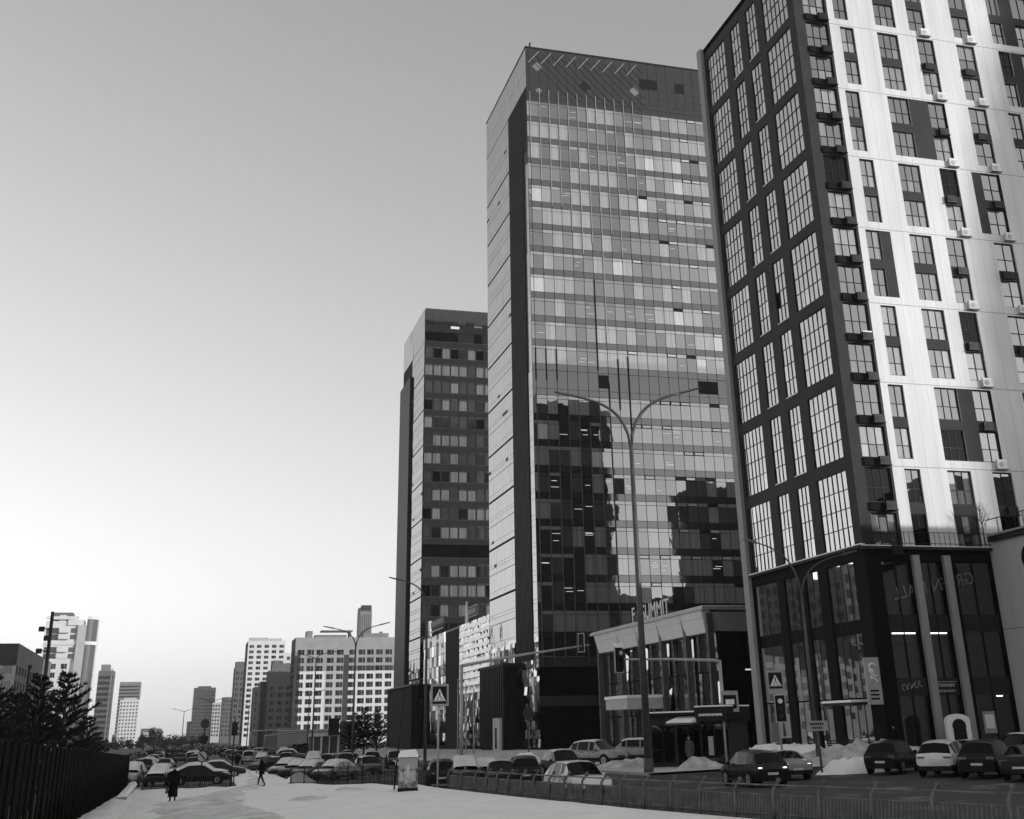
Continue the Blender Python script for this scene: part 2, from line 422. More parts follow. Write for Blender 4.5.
# ------------------------------------------------------------------ right apartment tower
X0, Y0 = 45.85, 74.0
J = [20.045+6.445*k for k in range(8)]
TOP = 66.6
T = thing('apartment_tower', 'tall residential tower with white cladding, black street side and shopping base, tallest at the right', 'apartment building', (X0, Y0, 0))
FF = frame((0, 0, 0), (1, 0, 0), (0, -1, 0))        # front, u = metres from the corner
FL = frame((0, 0, 0), (0, 1, 0), (-1, 0, 0))        # street side, u = metres from the corner
mb = MB()
mb.box(.5, .5, -.5, 36.6, 18.4, TOP-.6, 'core_dark')
mb.box(36.6, .02, -.5, 37, 18.9, TOP, 'white_cladding')
mb.box(.02, 18.42, -.5, 37, 18.9, TOP, 'dark_cladding')
mb.box(0, .0, TOP-.6, 37, 18.9, TOP, 'dark_cladding')
COLS = {'w': (.95, 3.1, 3), 'B': (7.97, 10.05, 3), 'D': (16.02, 17.9, 2), 'G': (26.6, 28.4, 3), 'H': (31, 32.9, 3)}
holes = []; wins = []; dark = []
for k in range(8):
    up_, lo_ = (J[k]-2.68, J[k]-.14), (J[k]-5.84, J[k]-3.44)
    cols = dict(COLS)
    cols['A'] = (4.3, 5.65, 2) if k in (0, 2, 4, 6) else (3.92, 5.25, 2)
    cols['C'] = (11.95, 13.65, 2) if k in (0, 4, 5, 6) else (11.4, 13.1, 2)
    cols['E'] = (20.45, 21.75, 2) if k % 2 == 0 else (20.15, 21.5, 2)
    cols['F'] = (22.9, 24.9, 3)
    for c, (a, b, nc) in cols.items():
        for (v0, v1), r_ in ((up_, 1), (lo_, 0)):
            if c == 'w' and r_ == 0: pass
            holes.append((a, b, v0, v1)); wins.append((c, k, r_, a, b, v0, v1, nc))
        if c != 'w': dark.append((a, b, J[k]-3.44, J[k]-2.68))
    pat = {6: [(21.75, 22.9)], 5: [(10.05, 11.95)], 3: [(5.25, 6.2)], 1: [(10.05, 11.4)], 4: [(15.1, 16.02)], 2: [(21.75, 22.9)], 7: [(21.5, 24.9)], 0: []}[k]
    for a, b in pat: dark.append((a, b, J[k]-5.84, J[k]-.14))
    if k == 7:
        for c in 'CDE': dark.append((cols[c][0], cols[c][1], J[k]-3.44, J[k]-.9))
wl = sorted({d for d in dark})
bh = [(1.3, 3.72, .55, 13.2), (4.3, 6.28, .55, 13.2), (7.35, 10.5, .55, 13.2)]
def mf(u, v):
    if v < 14.15: return 'shade_black_cladding'
    if u < 3.3: return 'dark_cladding'
    for a, b, c, d in dark:
        if a < u < b and c < v < d: return 'dark_cladding'
    return 'white_cladding'
holes_f = [h for h in holes if h[2] > 14.15] + bh
facade(mb, FF, 0, 37, -.5, TOP, holes_f, .28, mf, cu=[3.3]+[q for d in dark for q in d[:2]], cv=[14.15]+[q for d in dark for q in d[2:]])
lcols = [(1.07, 5.4, 6), (6.73, 8.66, 3), (10.04, 12.0, 3), (13.4, 17.55, 6)]
lh = []
for k in range(8):
    for a, b, n in lcols: lh.append((a, b, 14.38+6.44*k, 19.9+6.44*k, n))
bl = [(1.6, 5.5, 4), (6.87, 8.9, 2), (10.2, 12.35, 2), (13.55, 17.7, 2)]
facade(mb, FL, 0, 18.9, -.5, TOP, [h[:4] for h in lh] + [(a, b, .6, 13.37) for a, b, n in bl], .14, lambda u, v: 'dark_cladding' if v > 14.2 else 'shade_black_cladding', cv=[14.2])
mb.build('tower_wall', T)
# pilaster at the far corner, snowy ledges
mb = MB(); mb.fbox(FL, 17.95, 18.9, -.5, TOP+.1, .02, .35, 'pilaster_grey'); mb.build('corner_pilaster', T)
mb = MB(); mb.fbox(FL, -.2, 17.9, 14.12, 14.3, -.1, .3, 'dark_cladding'); mb.fbox(FL, -.2, 17.9, 14.3, 14.38, -.05, .28, 'snow')
mb.fbox(FF, -.3, 11.2, 14.0, 14.2, .003, .35, 'dark_cladding'); mb.fbox(FF, -.3, 11.2, 14.2, 14.26, .003, .33, 'snow'); mb.build('snowy_ledge', T)
for k in range(8):
    for a, b, n in (lcols[1], lcols[2]):
        if R.random() < .8:
            mb = MB(); mb.fbox(FL, a+.05, b-.05, 14.383+6.44*k, 14.46+6.44*k, -.04, .06, 'snow'); mb.build('sill_snow', T)
hg = lambda i, j: 'glass_home_curtain' if R.random() < .3 else 'glass_home'
for a, b, v0, v1, n in lh: window(T, FL, a, b, v0, v1, n, 4, -.1, 'lattice_window', hg, fw=.05, mw=.045, tilt=.006, vents=R.choice([0, 1, 1, 2]))
for a, b, n in bl:
    mb = MB()
    for q in range(n):
        ua = a+(b-a)*q/n; ub = a+(b-a)*(q+1)/n
        for v0, v1, m in ((9.35, 13.3, 'glass_shop'), (4.2, 8.4, 'glass_shop'), (.65, 4.1, 'glass_shop')): mb.pane(FL, ua+.03, ub-.03, v0, v1, -.11, m, .006)
        mb.fbox(FL, ua+.001, ub-.001, 8.4, 9.35, -.135, -.09, 'shade_black_cladding')
        mb.fbox(FL, ua-.03, ua+.03, .6, 13.36, -.13, -.08, 'black_frame')
    mb.build('shop_window', T)
mb = MB(); mb.fbox(FL, 1.5, 5.5, 3.72, 3.9, .01, 1.5, 'dark_cladding'); mb.fbox(FL, 1.45, 5.55, 3.9, 4.05, .0, 1.55, 'snow'); mb.build('entrance_canopy', T)
def front_glass(c, k, r_):
    pl = R.random()
    return lambda i, j: R.choice(['glass_front_curtain', 'glass_front_curtain', 'glass_blind', 'glass_front']) if pl < .28 else 'glass_front_curtain' if pl < .5 and R.random() < .6 else 'glass_black' if pl > .88 else 'glass_front' if R.random() < .85 else 'glass_front_curtain'
ac = None
def ac_unit(u, v, white, snow, n0):
    mb = MB(); m = 'paint_white' if white else 'dark_metal'
    mb.fbox(FF, u, u+.85, v, v+.58, n0+.04, n0+.3, m)
    c = FF(u+.32, v+.29, n0+.312); mb.disc(c, (0, -1, 0), .2, 'light_concrete' if white else 'black_frame', 14, .02)
    mb.fbox(FF, u-.1, u+.95, v-.06, v, n0+.01, n0+.33, m if not white else 'sign_grey')
    if snow: mb.fbox(FF, u+.02, u+.83, v+.58, v+.68, n0+.06, n0+.29, 'snow')
    mb.build('air_conditioner', T)
extra = MB()
for c, k, r_, a, b, v0, v1, nc in wins:
    if v0 < 14.15: continue
    if k == 7 and r_ == 1 or c in 'GH':
        F_ = FF
        extra.fbox(F_, a, b, v0, v0+.07, -.25, -.2, 'black_frame'); extra.pane(F_, a, b, v0, v1, -.24, 'glass_front')
        extra.fbox(F_, (a+b)/2-.03, (a+b)/2+.03, v0, v1, -.25, -.19, 'black_frame'); continue
    window(T, FF, a, b, v0, v1, nc, [0, .42, 1], -.2, 'window', front_glass(c, k, r_), tilt=.008, fw=.08)
    if c == 'w':
        t = MB(); t.fbox(FF, a, b-.05, v0-.62, v0-.03, .003, .16, 'shade_black_cladding'); t.build('window_box', T); ac_unit(b-1.0, v0-.55, False, R.random() < .2, .17)
    elif c in 'CDF':
        if r_ == 1: ac_unit(a+.1+R.random()*.6, v0-.68, False, False, .0)
        else: ac_unit(b-.75, v0-.5, True, True, .0)
extra.build('upper_windows', T)['kind'] = 'stuff'
# shop front with a sign's reflection, modelled as letters, behind two pale pilasters
for a, b in ((3.74, 4.28), (6.3, 6.86)):
    mb = MB(); mb.fbox(FF, a, b, .3, 13.6, .003, .32, 'pilaster_grey'); mb.build('pale_pilaster', T)
for (a, b, v0, v1), n in zip(bh, (2, 2, 2)):
    mb = MB()
    for q in range(n):
        ua = a+(b-a)*q/n; ub = a+(b-a)*(q+1)/n
        for c, d in ((9.55, 13.15), (5.35, 8.4), (.6, 4.2)): mb.pane(FF, ua+.03, ub-.03, c, d, -.25, 'glass_shop', .005)
        mb.fbox(FF, ua+.001, ub-.001, 8.4, 9.55, -.27, -.19, 'dark_cladding'); mb.fbox(FF, ua+.001, ub-.001, 4.2, 5.35, -.27, -.19, 'dark_cladding')
        mb.fbox(FF, ua-.03, ua+.03, v0, v1, -.26, -.16, 'black_frame')
    if a < 6:
        mb.fbox(FF, a+.25, b-.3, 8.25, 8.33, -.235, -.215, 'lamp_on')
    else:
        mb.fbox(FF, a+1.9, a+2.4, 4.05, 4.12, -.235, -.215, 'lamp_on'); mb.fbox(FF, a+.5, a+1.5, 1.7, 3.1, -.235, -.21, 'sign_grey'); mb.fbox(FF, a+.65, a+1.35, 2.0, 2.9, -.208, -.2, 'sign_white')
    mb.build('shop_window', T)
text_mesh('lettering_reflection', 'GREEN MALL', 1.2, 'reflected_sign', T, basis(FF(9.0, 11.75, -.21), (-.985, 0, -.174), (-.174, 0, .985)), .01)  # reflection of a sign, modelled as reversed letters on the pane
mb = MB()
for q in range(5): mb.path([FF(1.9+q*.33+.16*math.cos(t_*.8), 4.75+.05*q+.2*math.sin(t_*.8+q), -.14) for t_ in range(7)], .025, 'sign_grey', 5)
mb.build('shop_lettering', T)
mb = MB()
for q in range(7): mb.fbox(FF, 4.65+q*.19, 4.77+q*.19, 4.75, 4.95, -.17, -.15, 'sign_grey'); mb.fbox(FF, 4.6+q*.2, 4.72+q*.2, 4.4, 4.55, -.17, -.15, 'sign_grey')
mb.fbox(FF, 4.55, 6.1, 5.05, 5.1, -.17, -.15, 'sign_grey'); mb.build('shop_plaque', T)
# hanging vertical sign on the black corner
SG = thing('hanging_sign', 'narrow upright pale shop sign fixed to the black corner of the mall', 'sign', (X0-.02, Y0-.1, 3.7))
mb = MB(); mb.box(-1.15, -.1, 0, -.05, .1, 3.0, 'sign_grey'); mb.box(-.05, -.04, .6, .2, .04, .75, 'dark_metal'); mb.box(-.05, -.04, 2.2, .2, .04, 2.35, 'dark_metal'); mb.build('sign_box', SG)
mb = MB()
for q in range(3):
    mb.path([(-.6+.26*math.cos(t*.7+q), -.115, 2.4-.4*q+.2*math.sin(t*.7)) for t in range(8)], .07, 'sign_white', 5)
for q in range(3): mb.box(-.95, -.112, .3+q*.25, -.3, -.102, .42+q*.25, 'sign_dark')
mb.build('sign_mark', SG)
# terrace railing over the base
mb = MB()
for q in range(27): mb.fbox(FF, -.1+q*.42, -.07+q*.42, 14.27, 15.2, .28, .31, 'dark_metal')
for v in (14.4, 15.2): mb.fbox(FF, -.15, 11.1, v, v+.04, .275, .315, 'dark_metal')
mb.build('terrace_railing', T)

# grey wing reaching forward on the right
Wg = thing('grey_wing', 'low grey metal-clad wing jutting forward beside the black shop front, at the right edge', 'building', (56.4, 55, 0))
mb = MB(); mb.box(0, 0, -.5, 16, 19, 14.6, 'grey_cladding'); mb.build('wing_wall', Wg)
mb = MB(); mb.box(-.35, -.3, 14.6, 16, 18.6, 14.95, 'dark_cladding'); mb.box(-.5, -.45, 14.95, 16, 18.5, 15.1, 'pilaster_grey'); mb.build('roof', Wg)
mb = MB(); mb.disc((-.06, 14.6, 13.0), (1, 0, 0), .95, 'sign_dark', 24, .12); mb.build('round_emblem', Wg)
mb = MB()
for q in range(19): mb.box(-.4, q*.95, 15.1, -.36, q*.95+.05, 16.1, 'dark_metal')
mb.box(-.42, 0, 16.1, -.35, 18.4, 16.16, 'dark_metal'); mb.build('roof_railing', Wg)
mb = MB(); mb.path([(.35, 17.3, 15.1), (.4, 17.3, 16.4), (.3, 17.2, 18)], [.05, .04, .012], 'twigs', 6)
bt = thing('bare_tree', 'small leafless tree on the terrace against the white cladding', 'tree', (55.2, 72.8, 14.25))
mb = MB(); mb.path([(0, 0, 0), (.03, 0, .8), (-.02, 0, 1.7), (.05, 0, 2.8)], [.05, .04, .03, .01], 'twigs', 6); mb.build('trunk', bt)
mb = MB()
for q in range(34):
    a = R.uniform(0, 6.28); z = R.uniform(.6, 2.6); l = R.uniform(.4, 1.1)*(1-.25*z/2.8)
    p1 = V((math.cos(a)*l*.5, math.sin(a)*l*.5, z+l*.5)); p2 = V((math.cos(a+.3)*l*.8, math.sin(a+.3)*l*.8, z+l*1.2))
    mb.path([(0, 0, z), p1, p2], [.02, .014, .006], 'twigs', 4); mb.path([p1, p1+V((R.uniform(-.3, .3), R.uniform(-.3, .3), .5))], [.012, .005], 'twigs', 4)
mb.build('crown', bt)

# ------------------------------------------------------------------ office towers
def lights_in(mb, F, u0, u1, v0, v1, n):
    for q in range(R.choice([1, 1, 2, 3])):
        v = v0+(v1-v0)*R.uniform(.25, .9); a = u0+R.uniform(0, .5); mb.fbox(F, a, min(u1-.02, a+R.uniform(.6, 1.3)), v, v+.06, n+.012, n+.02, 'ceiling_lamp')

MT = thing('office_tower', 'tallest glass office tower with slim white fins and a diamond panelled crown, in the middle', 'office tower', (46.7, 160, 0))
FF = frame((0, 0, 0), (1, 0, 0), (0, -1, 0)); FL = frame((0, 0, 0), (0, 1, 0), (-1, 0, 0))
PW, NP, TT, DEP = 1.65, 24, 109.1, 27.6
WID = .55 + PW*NP
mb = MB(); mb.box(.15, .15, -.6, WID-.1, DEP-.1, TT-.3, 'core_dark'); mb.box(.05, DEP-.1, -.6, WID, DEP, TT, 'glass_panel'); mb.box(WID-.1, .05, -.6, WID, DEP-.1, TT, 'glass_panel'); mb.build('tower_core', MT)
zb = [14.97+3.86*k for k in range(23)]
UE = [0] + [.55+PW*i for i in range(NP+1)]
mid_lowest = 11.6
for k in range(22):
    z0, z1 = zb[k], zb[k+1]
    mech = (k == 9)
    wt0, wt1 = z0+.03, 0
    # spandrel below z1 .. order from the top of the storey: transom light, window, band
    band = MB(); win = MB()
    for i in range(NP+1):
        a, b = UE[i]+.045, UE[i+1]-.045
        band.pane(FF, a, b, z0-1.0+.02, z0-.03, .0, 'glass_panel', .0035)
        if mech:
            win.pane(FF, a, b, z0+.02, z1-1.05, .0, 'glass_panel', .003)
            if i in (7, 17, 18): win.fbox(FF, a-.02, b+.02, z0+.5, z1-1.3, .01, .05, 'sign_dark')
            continue
        q = R.random(); blind = (math.sin(i*.7+k*1.9)+math.sin(i*.23-k*.8)) > .1
        g = 'glass_dark' if q < (.12 if blind else .42) else 'glass_mid' if q < (.3 if blind else .72) else 'glass_blind' if q < .90 else 'glass_pale' if blind else 'glass_mid'
        win.pane(FF, a, b, z0+.02, z1-1.6, .0, g, .008)
        if i > 13 or R.random() < .25:
            op = R.random() < .35 and i > 9
            if op:
                win.fbox(FF, a, b, z1-1.55, z1-1.05, .015, .05, 'black_frame'); win.pane(FF, a+.1, b-.1, z1-1.47, z1-1.13, .07, 'glass_pale' if R.random() < .7 else 'glass_black', .01)
            else: win.pane(FF, a, b, z1-1.54, z1-1.05, .0, 'glass_blind', .006)
        else: win.pane(FF, a, b, z1-1.54, z1-1.05, .0, g if g != 'glass_pale' else 'glass_blind', .004)
        if g == 'glass_dark' and R.random() < .45: lights_in(win, FF, a, b, z0, z1-1.6, 0)
        if R.random() < .006: win.fbox(FF, a, b, z0-.85, z0-.1, .015, .03, 'sign_white')
    band.build('spandrel', MT); win.build('ribbon_window', MT)
# crown
cr = MB()
for i in range(NP+1):
    a, b = UE[i]+.025, UE[i+1]-.025
    rows = [(100.9, 102.3), (102.33, 103.9), (103.93, 106.0), (106.03, TT)] if i > 12 else [(100.9, 104.5), (104.5, TT)]
    for c, d in rows:
        cr.pane(FF, a, b, c, d, .0, 'glass_crown', .002)
        if i in (13, 14, 17) and c > 103.5 and d < 106.5: cr.fbox(FF, a, b, c+.1, d-.1, .01, .03, 'glass_black')
cr.pane(FF, UE[0]+.03, UE[-1]-.03, 98.87, 99.9, .01, 'glass_crown'); cr.pane(FF, UE[0]+.03, UE[-1]-.03, 99.95, 100.85, .01, 'glass_crown')
for i in range(15):
    u = i*1.55
    for (ua, va), (ub, vb) in (((u, 107.9), (u+8.0, 99.6)),):
        if ub > 21.2: va, vb = va, va-(21.2-ua)*1.04; ub = 21.2
        if ua < 21: cr.hexa([FF(ua-.04, va, .0), FF(ua+.04, va, .0), FF(ub+.04, vb, .0), FF(ub-.04, vb, .0), FF(ua-.04, va, .05), FF(ua+.04, va, .05), FF(ub+.04, vb, .05), FF(ub-.04, vb, .05)], 'black_frame')
for i in range(9):
    u = .4+i*2.2
    cr.hexa([FF(u, 106.2, .02), FF(u+.1, 106.2, .02), FF(u+2.0, 108.6, .02), FF(u+1.9, 108.6, .02), FF(u, 106.2, .09), FF(u+.1, 106.2, .09), FF(u+2.0, 108.6, .09), FF(u+1.9, 108.6, .09)], 'light_metal')
for u, v, s, m in ((2, 105.6, .9, 'glass_mid'), (2.2, 101.0, .6, 'glass_mid'), (10.3, 102.9, 1.1, 'sign_dark'), (19.3, 103.2, 1.0, 'glass_mid')):
    cr.face([FF(u-s, v, .012), FF(u, v-s, .012), FF(u+s, v, .012), FF(u, v+s, .012)], m)
cr.fbox(FF, -.05, WID, TT, TT+.25, -.6, .08, 'dark_metal'); cr.fbox(FL, -.05, DEP, TT, TT+.22, -.6, .07, 'dark_metal')
cr.build('crown', MT)
mb = MB(); mb.path([(.9, .3, TT+.2), (.9, .3, TT+1.2)], .15, 'dark_metal'); mb.build('beacon', MT)
# fins
ends = [88, 84.2, 80, 80, 76, 72, 74, 57.5, 76, 72, 84, 76.5, 92]
for i in range(12):
    mb = MB(); u = UE[i+1]; mb.fbox(FF, u-.035, u+.035, ends[i], 101.2 if i else 100.6, .012, .22, 'light_metal'); mb.build('fin', MT)
for i in range(8):
    mb = MB(); u = UE[i+1]; mb.fbox(FF, u-.035, u+.035, 10.6, 47-1.1*(i % 3), .012, .22, 'grey_metal'); mb.build('fin', MT)
for u, a, b in ((1, 51, 56), (2, 51, 56), (3, 51, 56), (8, 47, 51), (9, 47, 55), (10, 43, 55.5), (7, 53, 68)):
    mb = MB(); mb.fbox(FF, UE[u]-.06, UE[u]+.06, a, b, .012, .24, 'dark_metal'); mb.build('fin', MT)
# base of the front
ba = MB()
ba.fbox(FF, 0, WID, 10.4, 11.6, -.1, .1, 'dark_cladding'); ba.fbox(FF, 0, WID, 5.4, 6.7, -.1, .12, 'dark_cladding')
ba.fbox(FF, 0, WID, 13.95, 14.0, 0.0, .05, 'dark_metal'); ba.build('dark_beam', MT)
for c, d in ((11.65, 13.92), (8.55, 10.38), (6.72, 8.5), (.3, 3.2), (3.25, 5.38)):
    ba = MB()
    for i in range(NP+1):
        a, b = UE[i]+.03, UE[i+1]-.03
        ba.pane(FF, a, b, c, d, -.02, 'glass_dark' if c > 11 else 'glass_black' if R.random() < .8 else 'glass_shop', .005)
    ba.build('lobby_glazing', MT)
# street side: pale glass, dark ribbed band, slim corner glass
side = [(11.6, DEP-.05, 100), (.05, 2.0, 89)]
k = 0
zz = [z for z in zb]
for k in range(22):
    z0, z1 = zb[k]-1.0, zb[k+1]-1.0
    sw = MB()
    gap = .32 if k % 2 == 0 else .05
    n = 10
    for q in range(n):
        a = 11.6+(DEP-.05-11.6)*q/n; b = 11.6+(DEP-.05-11.6)*(q+1)/n
        hs = [z0+gap, z0+1.0, z0+1.5, z1] if k % 2 else [z0+gap, z0+1.2, z1]
        for c, d in zip(hs[:-1], hs[1:]): sw.pane(FL, a+.025, b-.025, c+.02, d-.02, 0, 'glass_side', .004)
        if R.random() < .05: sw.fbox(FL, a+.1, b-.1, z0+1.05, z0+1.45, .01, .04, 'sign_dark')
    sw.build('side_window', MT); sw = MB()
    if z1 < 91:
        w_ = 1.3 if k > 14 else 1.6 if k > 9 else 2.1 if k > 5 else 2.6
        for c, d in ((z0+.05, z0+1.0), (z0+1.05, z0+1.5), (z0+1.55, z1)): sw.pane(FL, .05, w_, c, d, 0, 'glass_side', .003)
    if sw.f: sw.build('corner_window', MT)
rb = MB()
rb.fbox(FL, .06, 11.55, 10, 101.4, -.1, -.02, 'louvre')
for q in range(14): rb.fbox(FL, 2.65+q*.64, 2.85+q*.64, 11.5, 101.4, -.02, .16, 'louvre')
for q in range(4): rb.fbox(FL, .1+q*.62, .3+q*.62, (11.5, 37, 53, 68)[3-q] if q < 0 else 90, 101.4, -.02, .12, 'louvre')
rb.build('ribbed_band', MT)
cs = MB()
for q in range(18):
    a = DEP*q/18; b = DEP*(q+1)/18
    cs.pane(FL, a+.03, b-.03, 98.95, 101.4, -.03, 'glass_side', .003); cs.pane(FL, a+.03, b-.03, 101.5, 104.8, 0, 'glass_side', .004); cs.pane(FL, a+.03, b-.03, 104.85, TT, 0, 'glass_side', .004)
cs.build('side_crown', MT)
wv = MB()
for q in range(22):
    for t in range(13):
        a = DEP*q/22; b = DEP*(q+1)/22; c = .3+1.12*t
        if 12.3 < a < 27 and c < 9.6: continue
        if 2.2 < a < 11.4 and c > 11.5: continue
        wv.pane(FL, a+.02, b-.02, c, c+1.1, 0, 'glass_wavy', .05)
wv.build('wavy_glazing', MT)
# projecting black louvred portal
pt = MB()
pt.fbox(FL, 12.6, 27.9, -.5, 11.2, -1, 1.4, 'core_dark')
for q in range(12): pt.fbox(FL, 12.9+q*1.28, 13.3+q*1.28, .2, 11.2, 1.4, 1.75, 'black_frame')
pt.fbox(FL, 12.4, 28.1, 11.2, 11.6, -1, 1.9, 'dark_cladding'); pt.build('louvred_portal', MT)
dr = MB(); dr.fbox(FL, 13.6, 17.4, -.2, 4.2, 1.77, 2.2, 'light_concrete'); dr.fbox(FL, 15.0, 16.1, .1, 2.9, 2.2, 2.24, 'glass_shop'); dr.build('pale_doorway', MT)

# left office tower, farther along the street
LT = thing('office_tower', 'farther, lower glass office tower with dark front behind the street lamp', 'office tower', (46.3, 245, 0))
LT['group'] = MT['group'] = 'glass office towers along the street'
H2, D2, W2 = 92.0, 27.3, 40
mb = MB(); mb.box(.15, .15, -.6, W2, D2-.1, H2-.3, 'core_dark'); mb.box(.05, D2-.1, -.6, W2, D2, H2, 'louvre'); mb.build('tower_core', LT)
for k in range(21):
    z0 = 84.1-3.98*(k+1)+.1; z1 = z0+3.98
    if z0 < 2: continue
    wn = MB(); sp = MB(); dim = k == 11
    for i in range(20):
        a = .25+1.96*i
        if dim: wn.pane(FF, a, a+1.9, z0, z1-1.3, 0, 'glass_black', .003); continue
        q = R.random(); hi = z0 > 22
        g = ('glass_mid' if q < .42 else 'glass_blind' if q < .78 else 'glass_dark' if q < .93 else 'glass_black') if hi else ('glass_dark' if q < .6 else 'glass_black')
        wn.pane(FF, a, a+1.62, z0+.05, z1-1.75, 0, g, .008); wn.pane(FF, a, a+1.62, z1-1.7, z1-1.3, 0, 'glass_mid' if hi else 'glass_dark', .004)
        sp.fbox(FF, a+1.66, a+1.93, z0, z1-1.3, -.05, .03, 'louvre')
    sp.fbox(FF, .1, W2-.1, z1-1.3, z1-.02, -.05, .05, 'louvre'); sp.fbox(FF, .1, W2-.1, z1-.12, z1-.03, .05, .12, 'grey_metal')
    wn.build('ribbon_window', LT); sp.build('spandrel', LT)
cr = MB()
for i in range(21):
    a = .1+1.9*i
    cr.pane(FF, a, a+1.86, 88.5, H2, 0, 'glass_crown', .003); cr.pane(FF, a, a+1.86, 86.4, 88.4, 0, 'glass_dark', .004); cr.pane(FF, a, a+1.86, 84.1, 86.3, 0, 'glass_black' if R.random() < .6 else 'glass_dark', .004)
cr.fbox(FF, 6, 8, 87.4, 88, .01, .04, 'sign_white')
for q in range(12):
    a = D2*q/12
    cr.pane(FL, a+.03, a+D2/12-.03, 84.1, H2, 0, 'glass_side' if q < 6 else 'glass_crown', .004)
cr.build('crown', LT)
for k in range(20):
    z0, z1 = 84-3.98*(k+1), 84-3.98*k
    sw = MB(); gp_ = .3 if k % 2 else .05
    for q in range(8):
        a = .1+1.85*q
        for c, d in ((z0+gp_, z0+1.4), (z0+1.45, z0+1.95), (z0+2.0, z1)): sw.pane(FL, a, a+1.8, c, d-.03, 0, 'glass_side', .004)
        if R.random() < .04: sw.fbox(FL, a+.2, a+1.5, z0+1.45, z0+1.95, .01, .04, 'sign_dark')
    sw.build('side_window', LT)
rb = MB(); rb.fbox(FL, 15.2, D2+1.2, -.5, 80, -.1, .5, 'louvre'); rb.build('dark_side_slab', LT)
rb = MB(); rb.fbox(FL, .2, D2+3, -.5, 11.2, .1, 1.5, 'core_dark'); rb.fbox(FL, 0, D2+3.2, 11.2, 11.5, .1, 1.9, 'grey_metal'); rb.build('dark_annex', LT)

# podium joining the two towers
PD = thing('glass_podium', 'low glass podium with rippled facade joining the two office towers, small signs on its roof', 'building', (46.7, 187.7, 0))
mb = MB(); mb.box(.3, .05, -.6, 30, 57, 19.5, 'core_dark'); mb.build('podium_core', PD)
mb = MB()
for q in range(22):
    for t in range(17):
        a = .1+1.0*q; c = .3+1.15*t
        mb.pane(FL, a+.02, a+.98, c+.02, c+1.13, 0, 'glass_wavy', .05)
        if c > 8: mb.face([FL(a+.1, c+.1, .02), FL(a+.5, c+.1, .16), FL(a+.9, c+1.05, .02), FL(a+.45, c+1.05, -.02)], 'glass_wavy')
mb.build('rippled_glazing', PD)
mb = MB(); mb.fbox(FL, 22.2, 33.6, -.5, 19.6, -.2, -.05, 'core_dark'); mb.fbox(FL, 22.2, 33.6, 19.4, 19.8, -.3, .1, 'dark_metal'); mb.build('dark_recess', PD)
mb = MB()
for q in range(10):
    for t in range(10):
        a = 33.8+2.2*q; c = .3+1.95*t
        mb.pane(FL, a+.03, a+2.17, c+.03, c+1.92, 0, 'glass_side' if R.random() < .8 else 'glass_mid', .012)
mb.build('flat_glazing', PD)
for k_ in range(2):
    sg = thing('roof_sign', ('long low white letter sign on two lines, on the podium roof farther down the street', 'small boxed sign with white flame mark, on the podium roof by the tall tower')[k_], 'sign', (46.6, (236.5, 203.9)[k_], 19.5))
    mb = MB()
    if k_ == 0:
        mb.box(-.1, -15, 1.6, .05, -1.8, 3.1, 'sign_dark')
        for q in range(9): mb.box(-.2, -2.6-q*1.35, 2.0, -.1, -1.9-q*1.35-.0, 2.9, 'sign_grey')
        for q in range(12): mb.box(-.2, -2.6-q*1.0, .9, -.1, -2.0-q*1.0, 1.3, 'sign_grey')
        mb.path([(-.1, -.6, .3), (-.1, -.6, 3.3)], .4, 'sign_white', 8)
        for q in range(5): mb.box(.1, -14+q*3, -.2, .2, -13.8+q*3, 1.7, 'dark_metal')
    else:
        mb.hexa([(-.2, .2, .3), (-.2, -1.6, .3), (0, -1.6, .3), (0, .2, .3), (-.2, -.4, 3.8), (-.2, -.9, 3.8), (0, -.9, 3.8), (0, -.4, 3.8)], 'sign_white')
        mb.box(-.1, -8.6, .9, .05, -1.9, 2.7, 'sign_grey'); mb.box(-.16, -8.3, 1.1, -.1, -2.2, 2.5, 'sign_dark')
        for q in range(4): mb.box(-.22, -3.4-q*1.4, 1.4, -.16, -2.5-q*1.4, 2.2, 'sign_grey')
        mb.box(0, -8, -.1, .2, -7.8, 1, 'dark_metal'); mb.box(0, -3, -.1, .2, -2.8, 1, 'dark_metal')
    mb.build('sign_panel', sg)

# ------------------------------------------------------------------ SUMMIT pavilion
PV = thing('entrance_pavilion', 'dark two-storey pavilion with pale slanted fascia and white roof lettering, between the towers', 'building', (46.7, 104.2, 0))
mb = MB(); mb.box(1.4, .6, -.5, 24, 33, 12.2, 'core_dark'); mb.build('pavilion_core', PV)
mb = MB(); mb.hexa([(-.25, -.25, 12.7), (24, -.25, 12.4), (24, 33, 12.4), (-.25, 33, 12.7), (-.25, -.25, 13.0), (24, -.25, 12.7), (24, 33, 12.7), (-.25, 33, 13.0)], 'light_metal')
mb.box(-.15, -.15, 13.0, 24, 32.8, 13.06, 'snow'); mb.build('roof', PV)
yy = [.2, 5.6, 12.0, 18.2, 24.2, 31.8]
for a, b in zip(yy[:-1], yy[1:]):
    mb = MB(); mb.hexa([(.35, a+.55, 10.7), (.9, a+.55, 10.7), (.9, b-.1, 10.7), (.35, b-.1, 10.7), (-.1, a+.25, 12.68), (.8, a+.25, 12.68), (.8, b+.2, 12.68), (-.1, b+.2, 12.68)], 'fascia_panel'); mb.build('fascia_panel', PV)
mb = MB(); mb.hexa([(1, .5, 10.8), (23.5, .5, 10.8), (23.5, .9, 10.8), (1, .9, 10.8), (.8, 0, 12.5), (23.5, 0, 12.5), (23.5, .8, 12.5), (.8, .8, 12.5)], 'pilaster_grey'); mb.build('end_fascia', PV)
for a in yy:
    mb = MB(); mb.box(.25, a-.2, -.5, .85, a+.2, 12.4, 'grey_metal'); mb.build('column', PV)
